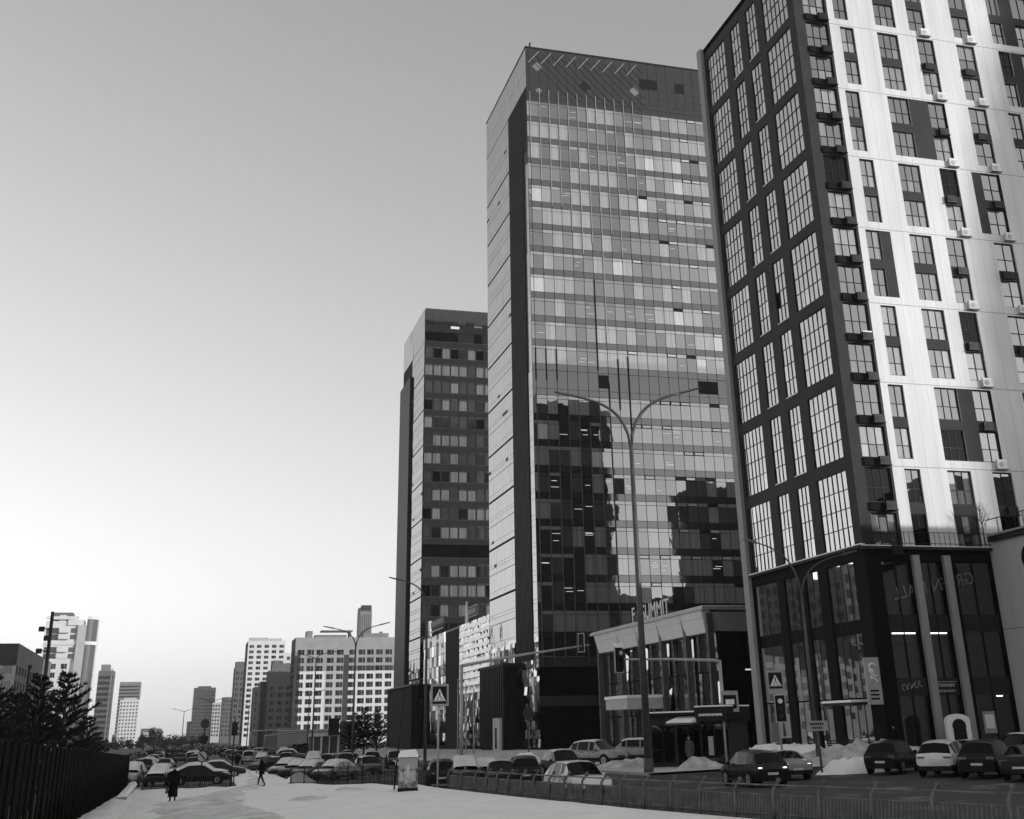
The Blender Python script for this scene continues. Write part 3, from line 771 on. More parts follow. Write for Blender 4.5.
for a, b in zip(yy[:-1], yy[1:]):
    mb = MB()
    for q in range(4):
        ua = a+.3+(b-a-.6)*q/4; ub = a+.3+(b-a-.6)*(q+1)/4
        for c, d in ((.3, 3.6), (3.8, 7.2), (7.3, 10.9)): mb.pane(FL, ua+.03, ub-.03, c, d, -1.2-.12, 'glass_black', .012 if q else .05)
    mb.build('tall_window', PV)
mb = MB()
for q in range(8):
    for c, d in ((.3, 3.9), (4.1, 7.3), (7.4, 10.7)): mb.pane(FF, 1.6+q*2.6, 4.1+q*2.6, c, d, -.55, 'glass_black', .004)
mb.fbox(FF, 4, 7, 7.3, 7.42, -.54, -.5, 'ceiling_lamp'); mb.build('end_window', PV)
mb = MB(); mb.box(-3.5, 12.5, 4.3, 1.2, 19, 5.3, 'light_concrete'); mb.box(-3.6, 12.4, 5.3, 1.2, 19.1, 5.6, 'snow'); mb.build('entrance_canopy', PV)
text_mesh('roof_lettering', 'SUMMIT', 2.15, 'sign_white', PV, basis((-.2, 15.7, 13.1), (0, -1, 0), (0, 0, 1)), .02)
text_mesh('roof_lettering', 'F', 2.15, 'sign_white', PV, basis((-.2, 18.7, 13.1), (0, -1, 0), (0, 0, 1)), .02)

# kiosk at the bus stop
ka = math.atan2(71.5-75.9, 33.0-29.4)
KX = thing('bus_stop_kiosk', 'small black glass kiosk with snowy canopy and white lettering beside the bus stop', 'kiosk', (29.4, 75.9, G(30, 74)), ka)
mb = MB(); L_ = 5.7
mb.box(0, .35, -.3, L_, 3.0, 3.2, 'dark_cladding'); mb.build('kiosk_wall', KX)
mb = MB(); mb.box(-.25, -.15, 3.2, L_*.62, 3.1, 3.34, 'dark_metal'); mb.box(-.25, -.15, 3.34, L_*.62, 3.1, 3.42, 'snow'); mb.box(L_*.64, -.25, 2.75, L_+.2, 3.1, 3.62, 'dark_metal'); mb.box(L_*.64, -.27, 3.62, L_+.2, 3.1, 3.7, 'snow'); mb.build('roof', KX)
mb = MB(); mb.hexa([(1.9, -.9, 2.72), (3.7, -.9, 2.72), (3.7, .33, 2.72), (1.9, .33, 2.72), (1.9, -.9, 2.8), (3.7, -.9, 2.8), (3.7, .33, 3.1), (2.1, .33, 3.1)], 'snow'); mb.box(1.85, -.92, 2.6, 3.75, .33, 2.72, 'grey_metal'); mb.build('canopy', KX)
mb = MB()
for q in range(11): mb.box(3.95+q*.15, -.28, 3.08+.02*(q % 2), 4.05+q*.15, -.255, 3.22, 'sign_white')
mb.build('sign_lettering', KX)
for a, b in ((.15, 1.75), (3.75, L_-.15)):
    mb = MB(); mb.box(a, .3, .4, b, .345, 2.6, 'glass_shop'); mb.box(a, .28, .34, b, .35, .4, 'dark_metal'); mb.box((a+b)/2-.03, .27, .4, (a+b)/2+.03, .3, 2.6, 'black_frame'); mb.build('shop_window', KX)
mb = MB(); mb.box(2.0, .3, .05, 3.6, .345, 2.5, 'glass_black'); mb.box(2.77, .26, .05, 2.83, .3, 2.5, 'dark_metal'); mb.build('door', KX)
mb = MB(); mb.box(4.2, .26, .8, 4.55, .3, 1.9, 'sign_grey'); mb.build('poster', KX)

# ------------------------------------------------------------------ far buildings
def block(name, label, x0, y0, w, d, h, wall, cols, rows, top=1.5, bot=3.0, gl='glass_far', fr=.62, fh=.6, side_cols=0, side='L', sidewall=None, capmat=None, group=None, matfn=None, wcap=100, centers=None):
    z = G(x0, y0)-1.0
    t = thing(name, label, 'apartment building' if 'apart' in name else 'building', (x0, y0, 0), 0, group)
    F1 = frame((0, 0, 0), (1, 0, 0), (0, -1, 0))
    mb = MB(); mb.box(.3, .3, z, w-.02, d-.02, h-.1, 'core_dark')
    hs = []; ch = (h-top-bot)/rows; cw = w/cols
    for j in range(rows):
        for i in range(cols):
            um = centers[i] if centers else cw*(i+.5)
            hs.append((um-cw*fr/2, um+cw*fr/2, bot+ch*(j+.5-fh/2), bot+ch*(j+.5+fh/2)))
    facade(mb, F1, 0, w, z, h, hs, .25, matfn or (lambda u, v: wall), cu=[w*i/60 for i in range(60)] if matfn else [], cv=[bot+ch*j for j in range(rows)])
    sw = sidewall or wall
    F2 = frame((0, 0, 0), (0, 1, 0), (-1, 0, 0)) if side == 'L' else frame((w, 0, 0), (0, 1, 0), (1, 0, 0))
    h2 = []
    if side_cols:
        cs_ = d/side_cols
        for j in range(rows):
            for i in range(side_cols): h2.append((cs_*(i+.5-fr/2), cs_*(i+.5+fr/2), bot+ch*(j+.5-fh/2), bot+ch*(j+.5+fh/2)))
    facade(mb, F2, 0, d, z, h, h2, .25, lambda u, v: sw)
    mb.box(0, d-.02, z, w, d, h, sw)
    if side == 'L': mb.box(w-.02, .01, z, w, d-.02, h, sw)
    else: mb.box(0, .01, z, .02, d-.02, h, sw)
    mb.box(0, .002, h-.1, w, d, h, capmat or wall)
    mb.build('wall', t)
    rest = MB(); n = 0; protos = {}
    for F_, H_, tg in ((F1, hs, 'f'), (F2, h2, 's')):
        for a, b, c, e in H_:
            g = R.choice([gl, gl, 'glass_far_dark'])
            if n < wcap:
                if (tg, g) not in protos:
                    q = MB(); O = F_(0, 0, 0); f0 = lambda u, v, nn: F_(u, v, nn)-O
                    q.pane(f0, 0, b-a, 0, e-c, 0, g); q.fbox(f0, (b-a)*.62, (b-a)*.62+.09, 0, e-c, .01, .06, 'plaster_pale' if wall != 'plaster_dark' else 'black_frame')
                    o = q.build('window', t, F_(a, c, -.2)); protos[(tg, g)] = o
                else:
                    o = protos[(tg, g)].copy(); COL.objects.link(o); o.parent = t; o.location = F_(a, c, -.2)
                n += 1
            else: rest.pane(F_, a, b, c, e, -.2, g)
    if rest.f: rest.build('windows', t)['kind'] = 'stuff'
    return t
def roof_bits(t, items, m='plaster_mid'):
    mb = MB()
    for a in items: mb.box(*a, m)
    mb.build('rooftop', t)

# cream slab facing the street end
def r6(u, v):
    if v > 28.2: return 'plaster_attic'
    if u < 1.6: return 'plaster_dark'
    if 16.9 < u < 18.5: return 'plaster_dark'
    if 10.4 < u <= 16.9: return 'plaster_pale' if v < 22.8 else 'plaster_attic'
    if v > 22.8: return 'plaster_attic' if v > 24.4 or u < 10.4 else 'plaster_mid'
    return 'plaster_white'
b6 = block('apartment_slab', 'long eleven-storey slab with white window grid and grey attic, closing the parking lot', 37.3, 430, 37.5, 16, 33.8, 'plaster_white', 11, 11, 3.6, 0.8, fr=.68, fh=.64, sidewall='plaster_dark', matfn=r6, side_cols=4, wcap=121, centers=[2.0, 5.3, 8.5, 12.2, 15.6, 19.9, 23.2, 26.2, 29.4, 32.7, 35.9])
roof_bits(b6, [(4, 3, 33.8, 6, 9, 36.2), (7, 3, 33.8, 18, 9, 34.9), (9, 2, 36, 20, 8, 36.4), (19, 3, 33.8, 19.6, 8, 36), (24, 3, 33.8, 33, 9, 35.4), (30, 4, 35.4, 31, 6, 36)], 'plaster_grey')
st = thing('office_tower', 'slender pale high-rise with letters along its roof edge, far behind the cream slab', 'office tower', (124.2, 900, 0))
mb = MB(); mb.box(0, 0, -4, 9, 14, 86, 'plaster_grey'); mb.build('tower_wall', st)
mb = MB()
for q in range(6): mb.box(.5+q*1.4, -.1, -2, 1.3+q*1.4, 0, 84, 'glass_far')
mb.build('glass_strips', st)
mb = MB(); mb.box(.6, -.1, 86, 8.6, .1, 90.6, 'plaster_mid'); mb.box(0, 1, 86, 9, 13, 89, 'plaster_grey')
for q in range(3): mb.box(1.2+q*2.4, -.3, 86.8, 2.9+q*2.4, -.1, 90, 'sign_dark')
mb.build('roof_sign', st)
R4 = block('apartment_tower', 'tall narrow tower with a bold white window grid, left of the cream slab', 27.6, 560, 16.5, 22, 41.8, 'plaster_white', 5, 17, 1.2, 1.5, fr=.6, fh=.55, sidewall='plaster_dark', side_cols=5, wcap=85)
roof_bits(R4, [(.2, .2, 41.8, 9, .8, 43.2), (3, 2, 41.8, 8, 9, 42.6), (10, 2, 41.8, 15, 9, 43)], 'plaster_pale')
block('apartment_tower', 'white gridded tower wing peeking over the brick blocks', 45, 600, 8, 15, 39, 'plaster_white', 3, 12, 1, 3, fr=.55, fh=.55, wcap=36)
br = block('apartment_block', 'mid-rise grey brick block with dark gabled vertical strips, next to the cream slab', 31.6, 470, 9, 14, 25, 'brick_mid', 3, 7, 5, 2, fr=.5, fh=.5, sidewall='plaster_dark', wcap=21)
roof_bits(br, [(1, 1, 25, 8, 9, 27.5), (-.3, -.3, 17, 9.2, 0, 17.5), (1.4, 1, 27.5, 4, 6, 28.6)], 'brick_mid')
for (lb, x, y, w_, h, m1) in (('dark slim gabled block with a pale edge strip, left of the grey brick block', 29.6, 482, 3.6, 21.6, 'plaster_dark'), ('lowest dark slim block with a pale edge strip, farther down the street side', 28.6, 505, 3, 20.5, 'plaster_dark')):
    t = block('apartment_block', lb, x, y, w_, 16, h, m1, 2, 6, 1.5, 2, fr=.5, fh=.5, sidewall='plaster_mid', wcap=12)
    roof_bits(t, [(w_-.5, -.25, 0, w_, -.01, h+.8)], 'plaster_pale')
t = block('apartment_tower', 'dark stepped tower behind the white gridded tower, in the far row', 28.6, 700, 8, 24, 38, 'plaster_mid', 3, 12, 2, 2, wcap=36, side_cols=4)
roof_bits(t, [(0, 0, 38, 5.5, 12, 40.6)], 'plaster_mid')
block('apartment_tower', 'grey far tower left of the dark stepped tower', 26.3, 800, 8.5, 20, 25, 'plaster_mid', 4, 9, 1, 2, wcap=36)
block('apartment_tower', 'pale narrow far tower beside the glass high-rise', 22.8, 900, 7.5, 20, 24.4, 'plaster_pale', 4, 9, 1, 2, wcap=36)
def slab_tower(label, x0, y0, w_, d, h, m, floors, name='office_tower', gl='glass_far'):
    t = thing(name, label, 'office tower', (x0, y0, 0))
    mb = MB(); mb.box(0, 0, G(x0, y0)-2, w_, d, h, m); mb.build('tower_wall', t)
    for k in range(floors):
        z = 1.5+(h-3)*k/floors; mb = MB(); mb.box(.25, -.08, z, w_-.25, .06, z+(h-3)/floors*.55, gl); mb.box(-.06, .3, z, .05, d-.3, z+(h-3)/floors*.55, gl); mb.build('ribbon_window', t)
    return t
t = slab_tower('grey glass high-rise, tallest of the far towers where the street vanishes on the right', 10.5, 1000, 16.5, 26, 37.8, 'plaster_grey', 14)
roof_bits(t, [(3, 3, 37.8, 13, 18, 39)], 'plaster_grey')
slab_tower('low dark block at the foot of the far glass high-rise', 7.4, 1000, 3, 20, 13.5, 'plaster_mid', 4, 'office_block')
slab_tower('plain grey slab high-rise far beyond the pines', -45, 1000, 15.3, 24, 42.8, 'plaster_grey', 16)
t5 = block('apartment_tower', 'white gridded high-rise in front of the plain grey slab', -34.6, 800, 11, 18, 24.6, 'plaster_white', 6, 11, .8, 2, wcap=66, fr=.5, fh=.5)
roof_bits(t5, [(2, 2, 24.6, 9, 10, 25.8)], 'plaster_pale')
t = slab_tower('short dark far building with a bright panel near the vanishing point', -23.5, 900, 8.2, 12, 8.5, 'plaster_mid', 4, 'office_block')
mb = MB(); mb.box(1.5, -.2, 3.2, 7, -.09, 6.2, 'plaster_pale'); mb.build('pale_panel', t)
mb = MB(); mb.box(0, 0, -3, 0, 0, 0, 'plaster_mid') if False else None
slab_tower('long low grey building behind the hoarding end', -40, 860, 13, 20, 5.2, 'plaster_grey', 2, 'office_block')
# left: light slab along the road
L1 = block('apartment_block', 'pale six-storey block with a dark roof band behind the pines, at the left edge', -62, 240, 33.0, 62, 19.3, 'plaster_pale', 12, 5, 3.2, 3, side='R', side_cols=14, sidewall='plaster_grey', fr=.6, fh=.55, matfn=lambda u, v: 'plaster_dark' if v > 16.6 else 'plaster_pale', wcap=110)
L3 = slab_tower('dark slim high-rise right behind the curved white tower', -46, 750, 8.5, 16, 39, 'plaster_mid', 12)
roof_bits(L3, [(1, 1, 39, 6, 9, 42.5), (6.8, -.25, -4, 7.6, -.1, 40)], 'plaster_grey')
# curved white tower
L2 = thing('apartment_tower', 'tall white tower with curved glazed corner and balconies, highest on the left', 'apartment building', (-67.5, 650, 0))
mb = MB(); mb.box(0, 0, -4, 15.5, 16, 58, 'plaster_white'); mb.box(2, 3, 58, 12, 14, 62.4, 'plaster_mid')
mb.box(15.5, -1.2, -4, 19.5, 10, 56, 'plaster_pale'); mb.box(6, 1, 58, 9, 4, 61, 'plaster_white'); mb.box(10.5, -.8, 56, 18, 10, 58.6, 'plaster_white')
mb.build('tower_wall', L2)
mb = MB(); n = 9
arc = [(19.5+5.0*math.sin(math.pi/2*i/n), -1.0+6.0*(1-math.cos(math.pi/2*i/n))) for i in range(n+1)]
for (x0, y0), (x1, y1) in zip(arc[:-1], arc[1:]):
    mb.face([(x0, y0, -4), (x1, y1, -4), (x1, y1, 58.8), (x0, y0, 58.8)], 'glass_far')
mb.face([(x, y, 58.8) for x, y in arc]+[(19.5, 5, 58.8)], 'plaster_white'); mb.box(24.45, 5, -4, 24.6, 15, 58.8, 'plaster_white'); mb.build('curved_glazing', L2)
for z in (46.6, 58.8):
    mb = MB()
    for (x0, y0), (x1, y1) in zip(arc[:-1], arc[1:]): mb.hexa([(x0, y0-.4, z), (x1+.4, y1-.4, z), (x1, y1, z), (x0, y0, z), (x0, y0-.4, z+1.6), (x1+.4, y1-.4, z+1.6), (x1, y1, z+1.6), (x0, y0, z+1.6)], 'plaster_white')
    mb.box(0, -.4, z, 15.4, -.01, z+1.5, 'plaster_white'); mb.build('white_band', L2)
for k in range(18):
    z = .5+3.05*k
    if abs(z-46) < 1.3: continue
    mb = MB(); mb.box(.8, -.15, z-.4, 6.6, .05, z+2.4, 'glass_far_dark'); mb.build('window', L2)
    mb = MB(); mb.box(7.0, -1.5, z, 11.6, .02, z+.25, 'plaster_white'); mb.box(7.0, -1.5, z+.25, 11.6, -1.4, z+1.2, 'plaster_white'); mb.build('balcony', L2)
    mb = MB(); mb.box(12.2, -.12, z, 15.0, .05, z+2.2, 'glass_far'); mb.build('window', L2)
L2b = block('apartment_block', 'white lower block with framed balconies in front of the curved tower', -49.5, 500, 8, 18, 31.5, 'plaster_white', 2, 9, 1.2, 2, fr=.55, fh=.6, sidewall='plaster_grey', wcap=18)
# far tree lines
def canopy(mb, c, r, m, n, size, rr, flat=1):
    for _ in range(n):
        while True:
            p = V((rr.uniform(-1, 1), rr.uniform(-1, 1), rr.uniform(-1, 1)))
            if p.length < 1: break
        p = V((p.x*r[0], p.y*r[1], p.z*r[2]))+V(c)
        a = V((rr.uniform(-1, 1), rr.uniform(-1, 1), rr.uniform(-1, 1))).normalized()*size; b = a.orthogonal().normalized()*size*rr.uniform(.5, 1)
        mb.face([p-a, p+b, p+a, p-b], m)
mb = MB(); rr = random.Random(5)
for q in range(60):
    x = rr.uniform(-48, 12); y = rr.uniform(560, 720); h = rr.uniform(3, 6.5); z = G(x, y)
    for e in range(26):
        a = rr.uniform(0, 6.28); l = rr.uniform(.5, 2.2); zz_ = z+h*rr.uniform(.3, 1)
        mb.path([(x, y, z+h*.3), (x+l*math.cos(a), y+l*math.sin(a), zz_)], [.15, .05], 'bark', 4, False)
    canopy(mb, (x, y, z+h*.65), (2.2, 2.2, h*.42), 'needles', 60, .4, rr)
tag(mb.build('far_treeline'), 'dark line of distant trees where the street meets the sky', 'treeline', None, 'stuff')
def round_tree(label, x, y, h, r):
    t = thing('round_tree', label, 'tree', (x, y, G(x, y))); rr = random.Random(int(x*7+y))
    mb = MB(); mb.path([(0, 0, -.2), (.1, 0, h*.3), (0, .1, h*.7)], [h*.05, h*.035, h*.01], 'bark', 6); mb.build('trunk', t)
    mb = MB()
    for q in range(18):
        a = rr.uniform(0, 6.28); d = rr.uniform(.2, .75)*r; c = (d*math.cos(a), d*math.sin(a), h*rr.uniform(.4, .85)); canopy(mb, c, (r*.4, r*.4, h*.16), 'needles', 60, r*.07, rr)
    mb.build('crown', t)
round_tree('round dark tree on the skyline where the street vanishes', -8.5, 560, 10.5, 3.6)
round_tree('smaller round tree beside the tallest skyline tree', -14, 600, 7.5, 3)

# dark conifers in the lot
def conifer(label, x, y, h, r, seed, group=None, name='conifer', bare=.12):
    t = thing(name, label, 'tree', (x, y, G(x, y)), 0, group); rr = random.Random(seed)
    mb = MB(); mb.path([(0, 0, -.2), (.05*rr.uniform(-1, 1), 0, h*.5), (0, .03, h)], [h*.022, h*.014, h*.003], 'bark', 7); mb.build('trunk', t)
    mb = MB(); zs = h*bare; lv = 0
    while zs < h*.98:
        q = (zs-h*bare)/(h*(1-bare)); nb = 7 if q < .7 else 5; rad = r*(1-q)**.85*(.6+.4*min(1, q*5))*rr.uniform(.75, 1.15)+.12
        for b in range(nb):
            a = 6.283*b/nb+lv*.8+rr.uniform(-.3, .3); l = rad*rr.uniform(.65, 1.2); lift = l*rr.uniform(.25, .75)
            tip = V((l*math.cos(a), l*math.sin(a), zs+lift)); mb.path([(0, 0, zs), tip*.6+V((0, 0, .4*zs-.03*l)), tip], [.03*h/6, .02*h/6, .008], 'bark', 4, False)
            ns = max(3, int(l/.16))
            for s_ in range(ns):
                fq = .25+.75*s_/(ns-1); c = V((0, 0, zs)).lerp(tip, fq)
                for nn in range(13):
                    d = V((math.cos(a), math.sin(a), .5))+V((rr.uniform(-1, 1), rr.uniform(-1, 1), rr.uniform(-.5, 1)))*.9; d.normalize()
                    w_ = d.orthogonal().normalized()*.03*h/6; e = c+d*rr.uniform(.16, .3)*(h/6)**.5
                    mb.face([c-w_, c+w_, e+w_*.3, e-w_*.3], 'needles')
        zs += h*.062*(1-.35*q); lv += 1
    mb.build('crown', t); return t
gp_ = 'pines behind the black hoarding'
conifer('tallest pine, cut off by the left edge, behind the black hoarding', -7.6, 52, 6.6, 2.2, 1, gp_, 'pine_tree')
conifer('thin pine just left of the floodlight mast behind the hoarding', -7.0, 60, 5.4, 1.5, 2, gp_, 'pine_tree')
conifer('ragged pine just right of the floodlight mast behind the hoarding', -6.9, 68, 6.6, 1.8, 3, gp_, 'pine_tree')
conifer('broad pine nearest to the far end of the hoarding', -6.0, 73, 7.0, 2.3, 4, gp_, 'pine_tree')
conifer('low young pine at the far end of the hoarding', -5.2, 80, 4.8, 1.9, 5, gp_, 'pine_tree')
conifer('short pine between the two leftmost pines', -8.6, 64, 5.6, 2.0, 6, gp_, 'pine_tree')
gp_ = 'dark conifers by the parking lot'
conifer('left dark spruce of the clump before the cream slab', 28.0, 205, 6.6, 2.6, 11, gp_)
conifer('middle dark spruce of the clump before the cream slab', 29.8, 206, 7.4, 2.8, 12, gp_)
conifer('right dark spruce of the clump before the cream slab', 31.6, 204, 6.8, 2.6, 13, gp_)

# ------------------------------------------------------------------ hoarding
HB = thing('hoarding', 'tall black corrugated hoarding along the snowy verge at the left', 'fence', (-3.4, 60, 0))
mb = MB(); n = 110
def hp(t): return V((-3.1-60*0-.036*(95.5-(20+75.5*t))*.5, 20+75.5*t, 0))
for i in range(n):
    a, b = hp(i/n), hp((i+1)/n); o = .04 if i % 2 else -.04
    za, zb_ = G(a.x, a.y), G(b.x, b.y); ta = 2.9-1.25*((a.y-30)/65); tb = 2.9-1.25*((b.y-30)/65)
    P = V((3.4, -60, 0))
    mb.hexa([a+P+V((o-.03, 0, za-.2)), b+P+V((o-.03, 0, zb_-.2)), b+P+V((o+.03, 0, zb_-.2)), a+P+V((o+.03, 0, za-.2)), a+P+V((o-.03, 0, ta)), b+P+V((o-.03, 0, tb)), b+P+V((o+.03, 0, tb)), a+P+V((o+.03, 0, ta))], 'hoarding')
mb.build('corrugated_sheet', HB)
for i in range(16):
    a = hp(i/15.0)+V((3.4, -60, 0)); y = a.y+60; mb = MB(); mb.box(a.x-.22, a.y-.06, G(-4, y)-.2, a.x-.1, a.y+.06, 2.95-1.25*((y-30)/65), 'dark_metal'); mb.build('post', HB)
sheet('snow_verge', [(-4.4, 20), (-2.6, 20), (-2.0, 60), (-2.1, 95), (-3.05, 95.4), (-3.9, 60)], .12, 'snow', .6, bump=.3, seed=21, taper=.6)
KB = thing('low_wall', 'short snow-topped concrete kerb wall at the end of the black hoarding', 'wall', (-2.6, 84, G(-2.6, 84)))
mb = MB(); mb.box(-.2, -9, -.2, .2, 10, .42, 'concrete'); mb.build('wall_block', KB); mb = MB(); mb.hexa([(-.28, -9.1, .42), (.28, -9.1, .42), (.28, 10.1, .42), (-.28, 10.1, .42), (-.15, -9, .6), (.15, -9, .6), (.15, 10, .62), (-.15, 10, .62)], 'snow'); mb.build('snow_cap', KB)

# ------------------------------------------------------------------ railings
def railing(label, pts, h, curved, m='fence_paint', bars=.12, group=None):
    P0 = pts[0]; base = V((P0[0], P0[1], G(*P0)))
    t = thing('railing', label, 'railing', base, 0, group)
    post = None
    for i, (x, y) in enumerate(pts):
        q = pts[min(i+1, len(pts)-1)]; pq = pts[max(i-1, 0)]
        d = V((q[0]-pq[0], q[1]-pq[1], 0)).normalized(); nn = V((-d.y, d.x, 0))
        if nn.x > 0: nn = -nn              # towards the snow
        b = V((x, y, G(x, y)))-base; mb = MB()
        if curved:
            mb.path([b+V((0, 0, -.1)), b+V((0, 0, .45))-nn*.02, b+V((0, 0, .8))+nn*.04-nn*.06, b+V((0, 0, h))-nn*.16, b+V((0, 0, h+.08))-nn*.24], [.05, .05, .048, .042, .05], m, 8)
            mb.blob(b+V((0, 0, h+.1))-nn*.25, (.075, .075, .08), m, 1, 0, 8, 6, -.95)
        else: mb.path([b+V((0, 0, -.1)), b+V((0, 0, h+.08))], .04, m, 6)
        mb.build('post', t)
    for i in range(len(pts)-1):
        a = V((pts[i][0], pts[i][1], G(*pts[i])))-base; b = V((pts[i+1][0], pts[i+1][1], G(*pts[i+1])))-base
        d = b-a; L = d.length; dh = V((d.x, d.y, 0)).normalized(); nn = V((-dh.y, dh.x, 0))
        if nn.x > 0: nn = -nn
        off = -nn*.1 if curved else V((0, 0, 0)); mb = MB()
        for hh, r_ in ((h-.02, .028), (.15, .022), (h-.28, .022)):
            o = off*(hh/h)*(1.3 if curved else 1); mb.path([a+V((0, 0, hh))+o, b+V((0, 0, hh))+o], r_, m, 6)
        nb = int(L/bars)
        for k_ in range(1, nb):
            p = a+d*(k_/nb)
            mb.path([p+V((0, 0, .0))+off*.1, p+V((0, 0, h-.28))+off*.95], .030 if curved else .026, m, 4, False)
        mb.build('bar_panel', t)
    return t
railing('long curved grey street railing with hooked posts between snow and road', FP, .95, True, bars=.15)
def span(a, b, n): return [(a[0]+(b[0]-a[0])*i/n, a[1]+(b[1]-a[1])*i/n) for i in range(n+1)]
railing('dark straight railing in front of the parking lot, right of the snow path', span((7.9, 89.2), (14.6, 73.2), 9), 1.1, False, 'dark_metal', .16, 'straight lot railings')
railing('dark straight railing in front of the snow-covered cars, left of the snow path', span((-2.0, 95.2), (4.1, 90.0), 4), 1.1, False, 'dark_metal', .16, 'straight lot railings')

# ------------------------------------------------------------------ street lamps and signs
def arm_lamp(label, x, y, h, arms, r0=.17, head=1.0, m='grey_metal', group='street lamps', split=None):
    z = G(x, y); t = thing('street_lamp', label, 'street lamp', (x, y, z), 0, group)
    mb = MB(); mb.path([(0, 0, -.2), (0, 0, h*.5), (0, 0, h)], [r0, r0*.8, r0*.55], m, 10); mb.path([(0, 0, -.2), (0, 0, .9)], r0*1.25, m, 10); mb.build('pole', t)
    for dx, dy, dz in arms:
        mb = MB(); pts = []
        for q in range(9):
            s_ = q/8; pts.append((dx*(s_**1.6), dy*(s_**1.6), h-.3+(dz+.3)*(.62*(1-(1-s_)**3)+.38*s_) if dz > .8 else h-.2+(dz+.2)*s_))
        mb.path(pts, [r0*.5-(r0*.2)*q/8 for q in range(9)], m, 8); a = mb.build('arm', t)
        e = V(pts[-1]); d = (e-V(pts[-2])).normalized(); hb = MB()
        sd_ = d.cross(V((0, 0, 1))).normalized()*.16; u_ = V((0, 0, .07)); q0 = e-d*.1; q1 = e+d*head
        hb.hexa([q0-sd_*.6-u_, q0+sd_*.6-u_, q1+sd_-u_*.6, q1-sd_-u_*.6, q0-sd_*.6+u_, q0+sd_*.6+u_, q1+sd_*.7+u_*.6, q1-sd_*.7+u_*.6], m)
        hb.build('lamp_head', a)
    return t
arm_lamp('tallest twin-arm street lamp rising in front of the tall glass tower', 26.6, 68.8, 19.5, [(-3.5, .8, 3.2), (3.5, -.7, 3.4)], .24, 1.3)
arm_lamp('twin-arm lamp standing before the black mall side', 37.0, 67.5, 9.9, [(-2.4, .9, 3.2), (2.8, -1, 2.3)], .13, .8)
arm_lamp('single tall lamp with a long left arm in front of the farther tower', 23.7, 122, 15.6, [(-3.0, 0, 2.4), (1.2, .2, .2)], .17, 1.0)
arm_lamp('twin-arm lamp before the right half of the cream slab', 19.1, 141, 13.1, [(-2.6, .5, 1.9), (2.7, -.4, 2.2)], .15, 1.2)
arm_lamp('smaller distant twin-arm lamp before the left half of the cream slab', 19.7, 190, 14.6, [(-2.3, .3, .6), (3.0, -.3, .9)], .14, .9)
def flat_arm(label, x, y, h, vec, m, r0, rise, group='traffic light gantries'):
    z = G(x, y); t = thing('traffic_light_gantry', label, 'traffic light', (x, y, z), 0, group)
    mb = MB(); mb.path([(0, 0, -.2), (0, 0, h)], [r0, r0*.85], m, 10); mb.build('pole', t)
    mb = MB(); v = V(vec); mb.path([(0, 0, h-.1), v*.05+V((0, 0, h)), v*.5+V((0, 0, h+.05+rise*.5)), v+V((0, 0, h+.02+rise))], [r0*.8, r0*.75, r0*.6, r0*.4], m, 8); mb.build('arm', t)
    return t, h
def signal(t, c, rz, fr='light_metal'):
    cs_, sn = math.cos(rz), math.sin(rz); c = V(c)
    Fh = frame(c, (cs_, sn, 0), (sn, -cs_, 0)); mb = MB()
    mb.fbox(Fh, -.28, .28, -.72, .72, -.02, .02, 'sign_dark')
    for a, b, d, e in ((-.34, .34, .72, .78), (-.34, .34, -.78, -.72), (-.34, -.28, -.72, .72), (.28, .34, -.72, .72)): mb.fbox(Fh, a, b, d, e, -.03, .03, fr)
    mb.fbox(Fh, -.2, .2, -.6, .6, .02, .22, 'sign_dark'); o = mb.build('signal_head', t)
    for k_, v in enumerate((.4, 0, -.4)):
        q = MB(); q.disc(Fh(0, v, .23), (sn, -cs_, 0), .14, 'lamp_glass' if k_ == 0 else 'glass_black', 14, .03); q.build('lens', o)
    return o
t, h = flat_arm('tall pale gantry with a long arm over the road, left of the middle tower base', 22.3, 99.4, 8.4, (10.9, -1.2, 0), 'light_metal', .17, 1.4)
signal(t, (10.2, -1.1, 10.0), 2.2); 
t, h = flat_arm('grey gantry arching left from the bus stop with a hooded traffic light', 33.1, 72, 6.3, (-6.8, .3, 0), 'light_metal', .13, .1)
signal(t, (-6.75, .3, 6.4), .3)
mb = MB(); mb.box(-7.0, .1, 7.12, -6.5, .5, 7.4, 'snow'); mb.build('snow_cap', t)
mb = MB(); mb.box(-.2, -.2, 3.2, 1.0, -.14, 4.45, 'sign_grey'); mb.box(-.05, -.215, 3.4, .85, -.2, 4.2, 'sign_dark'); mb.box(.1, -.23, 3.65, .7, -.215, 3.95, 'sign_white'); mb.build('stop_sign', t)
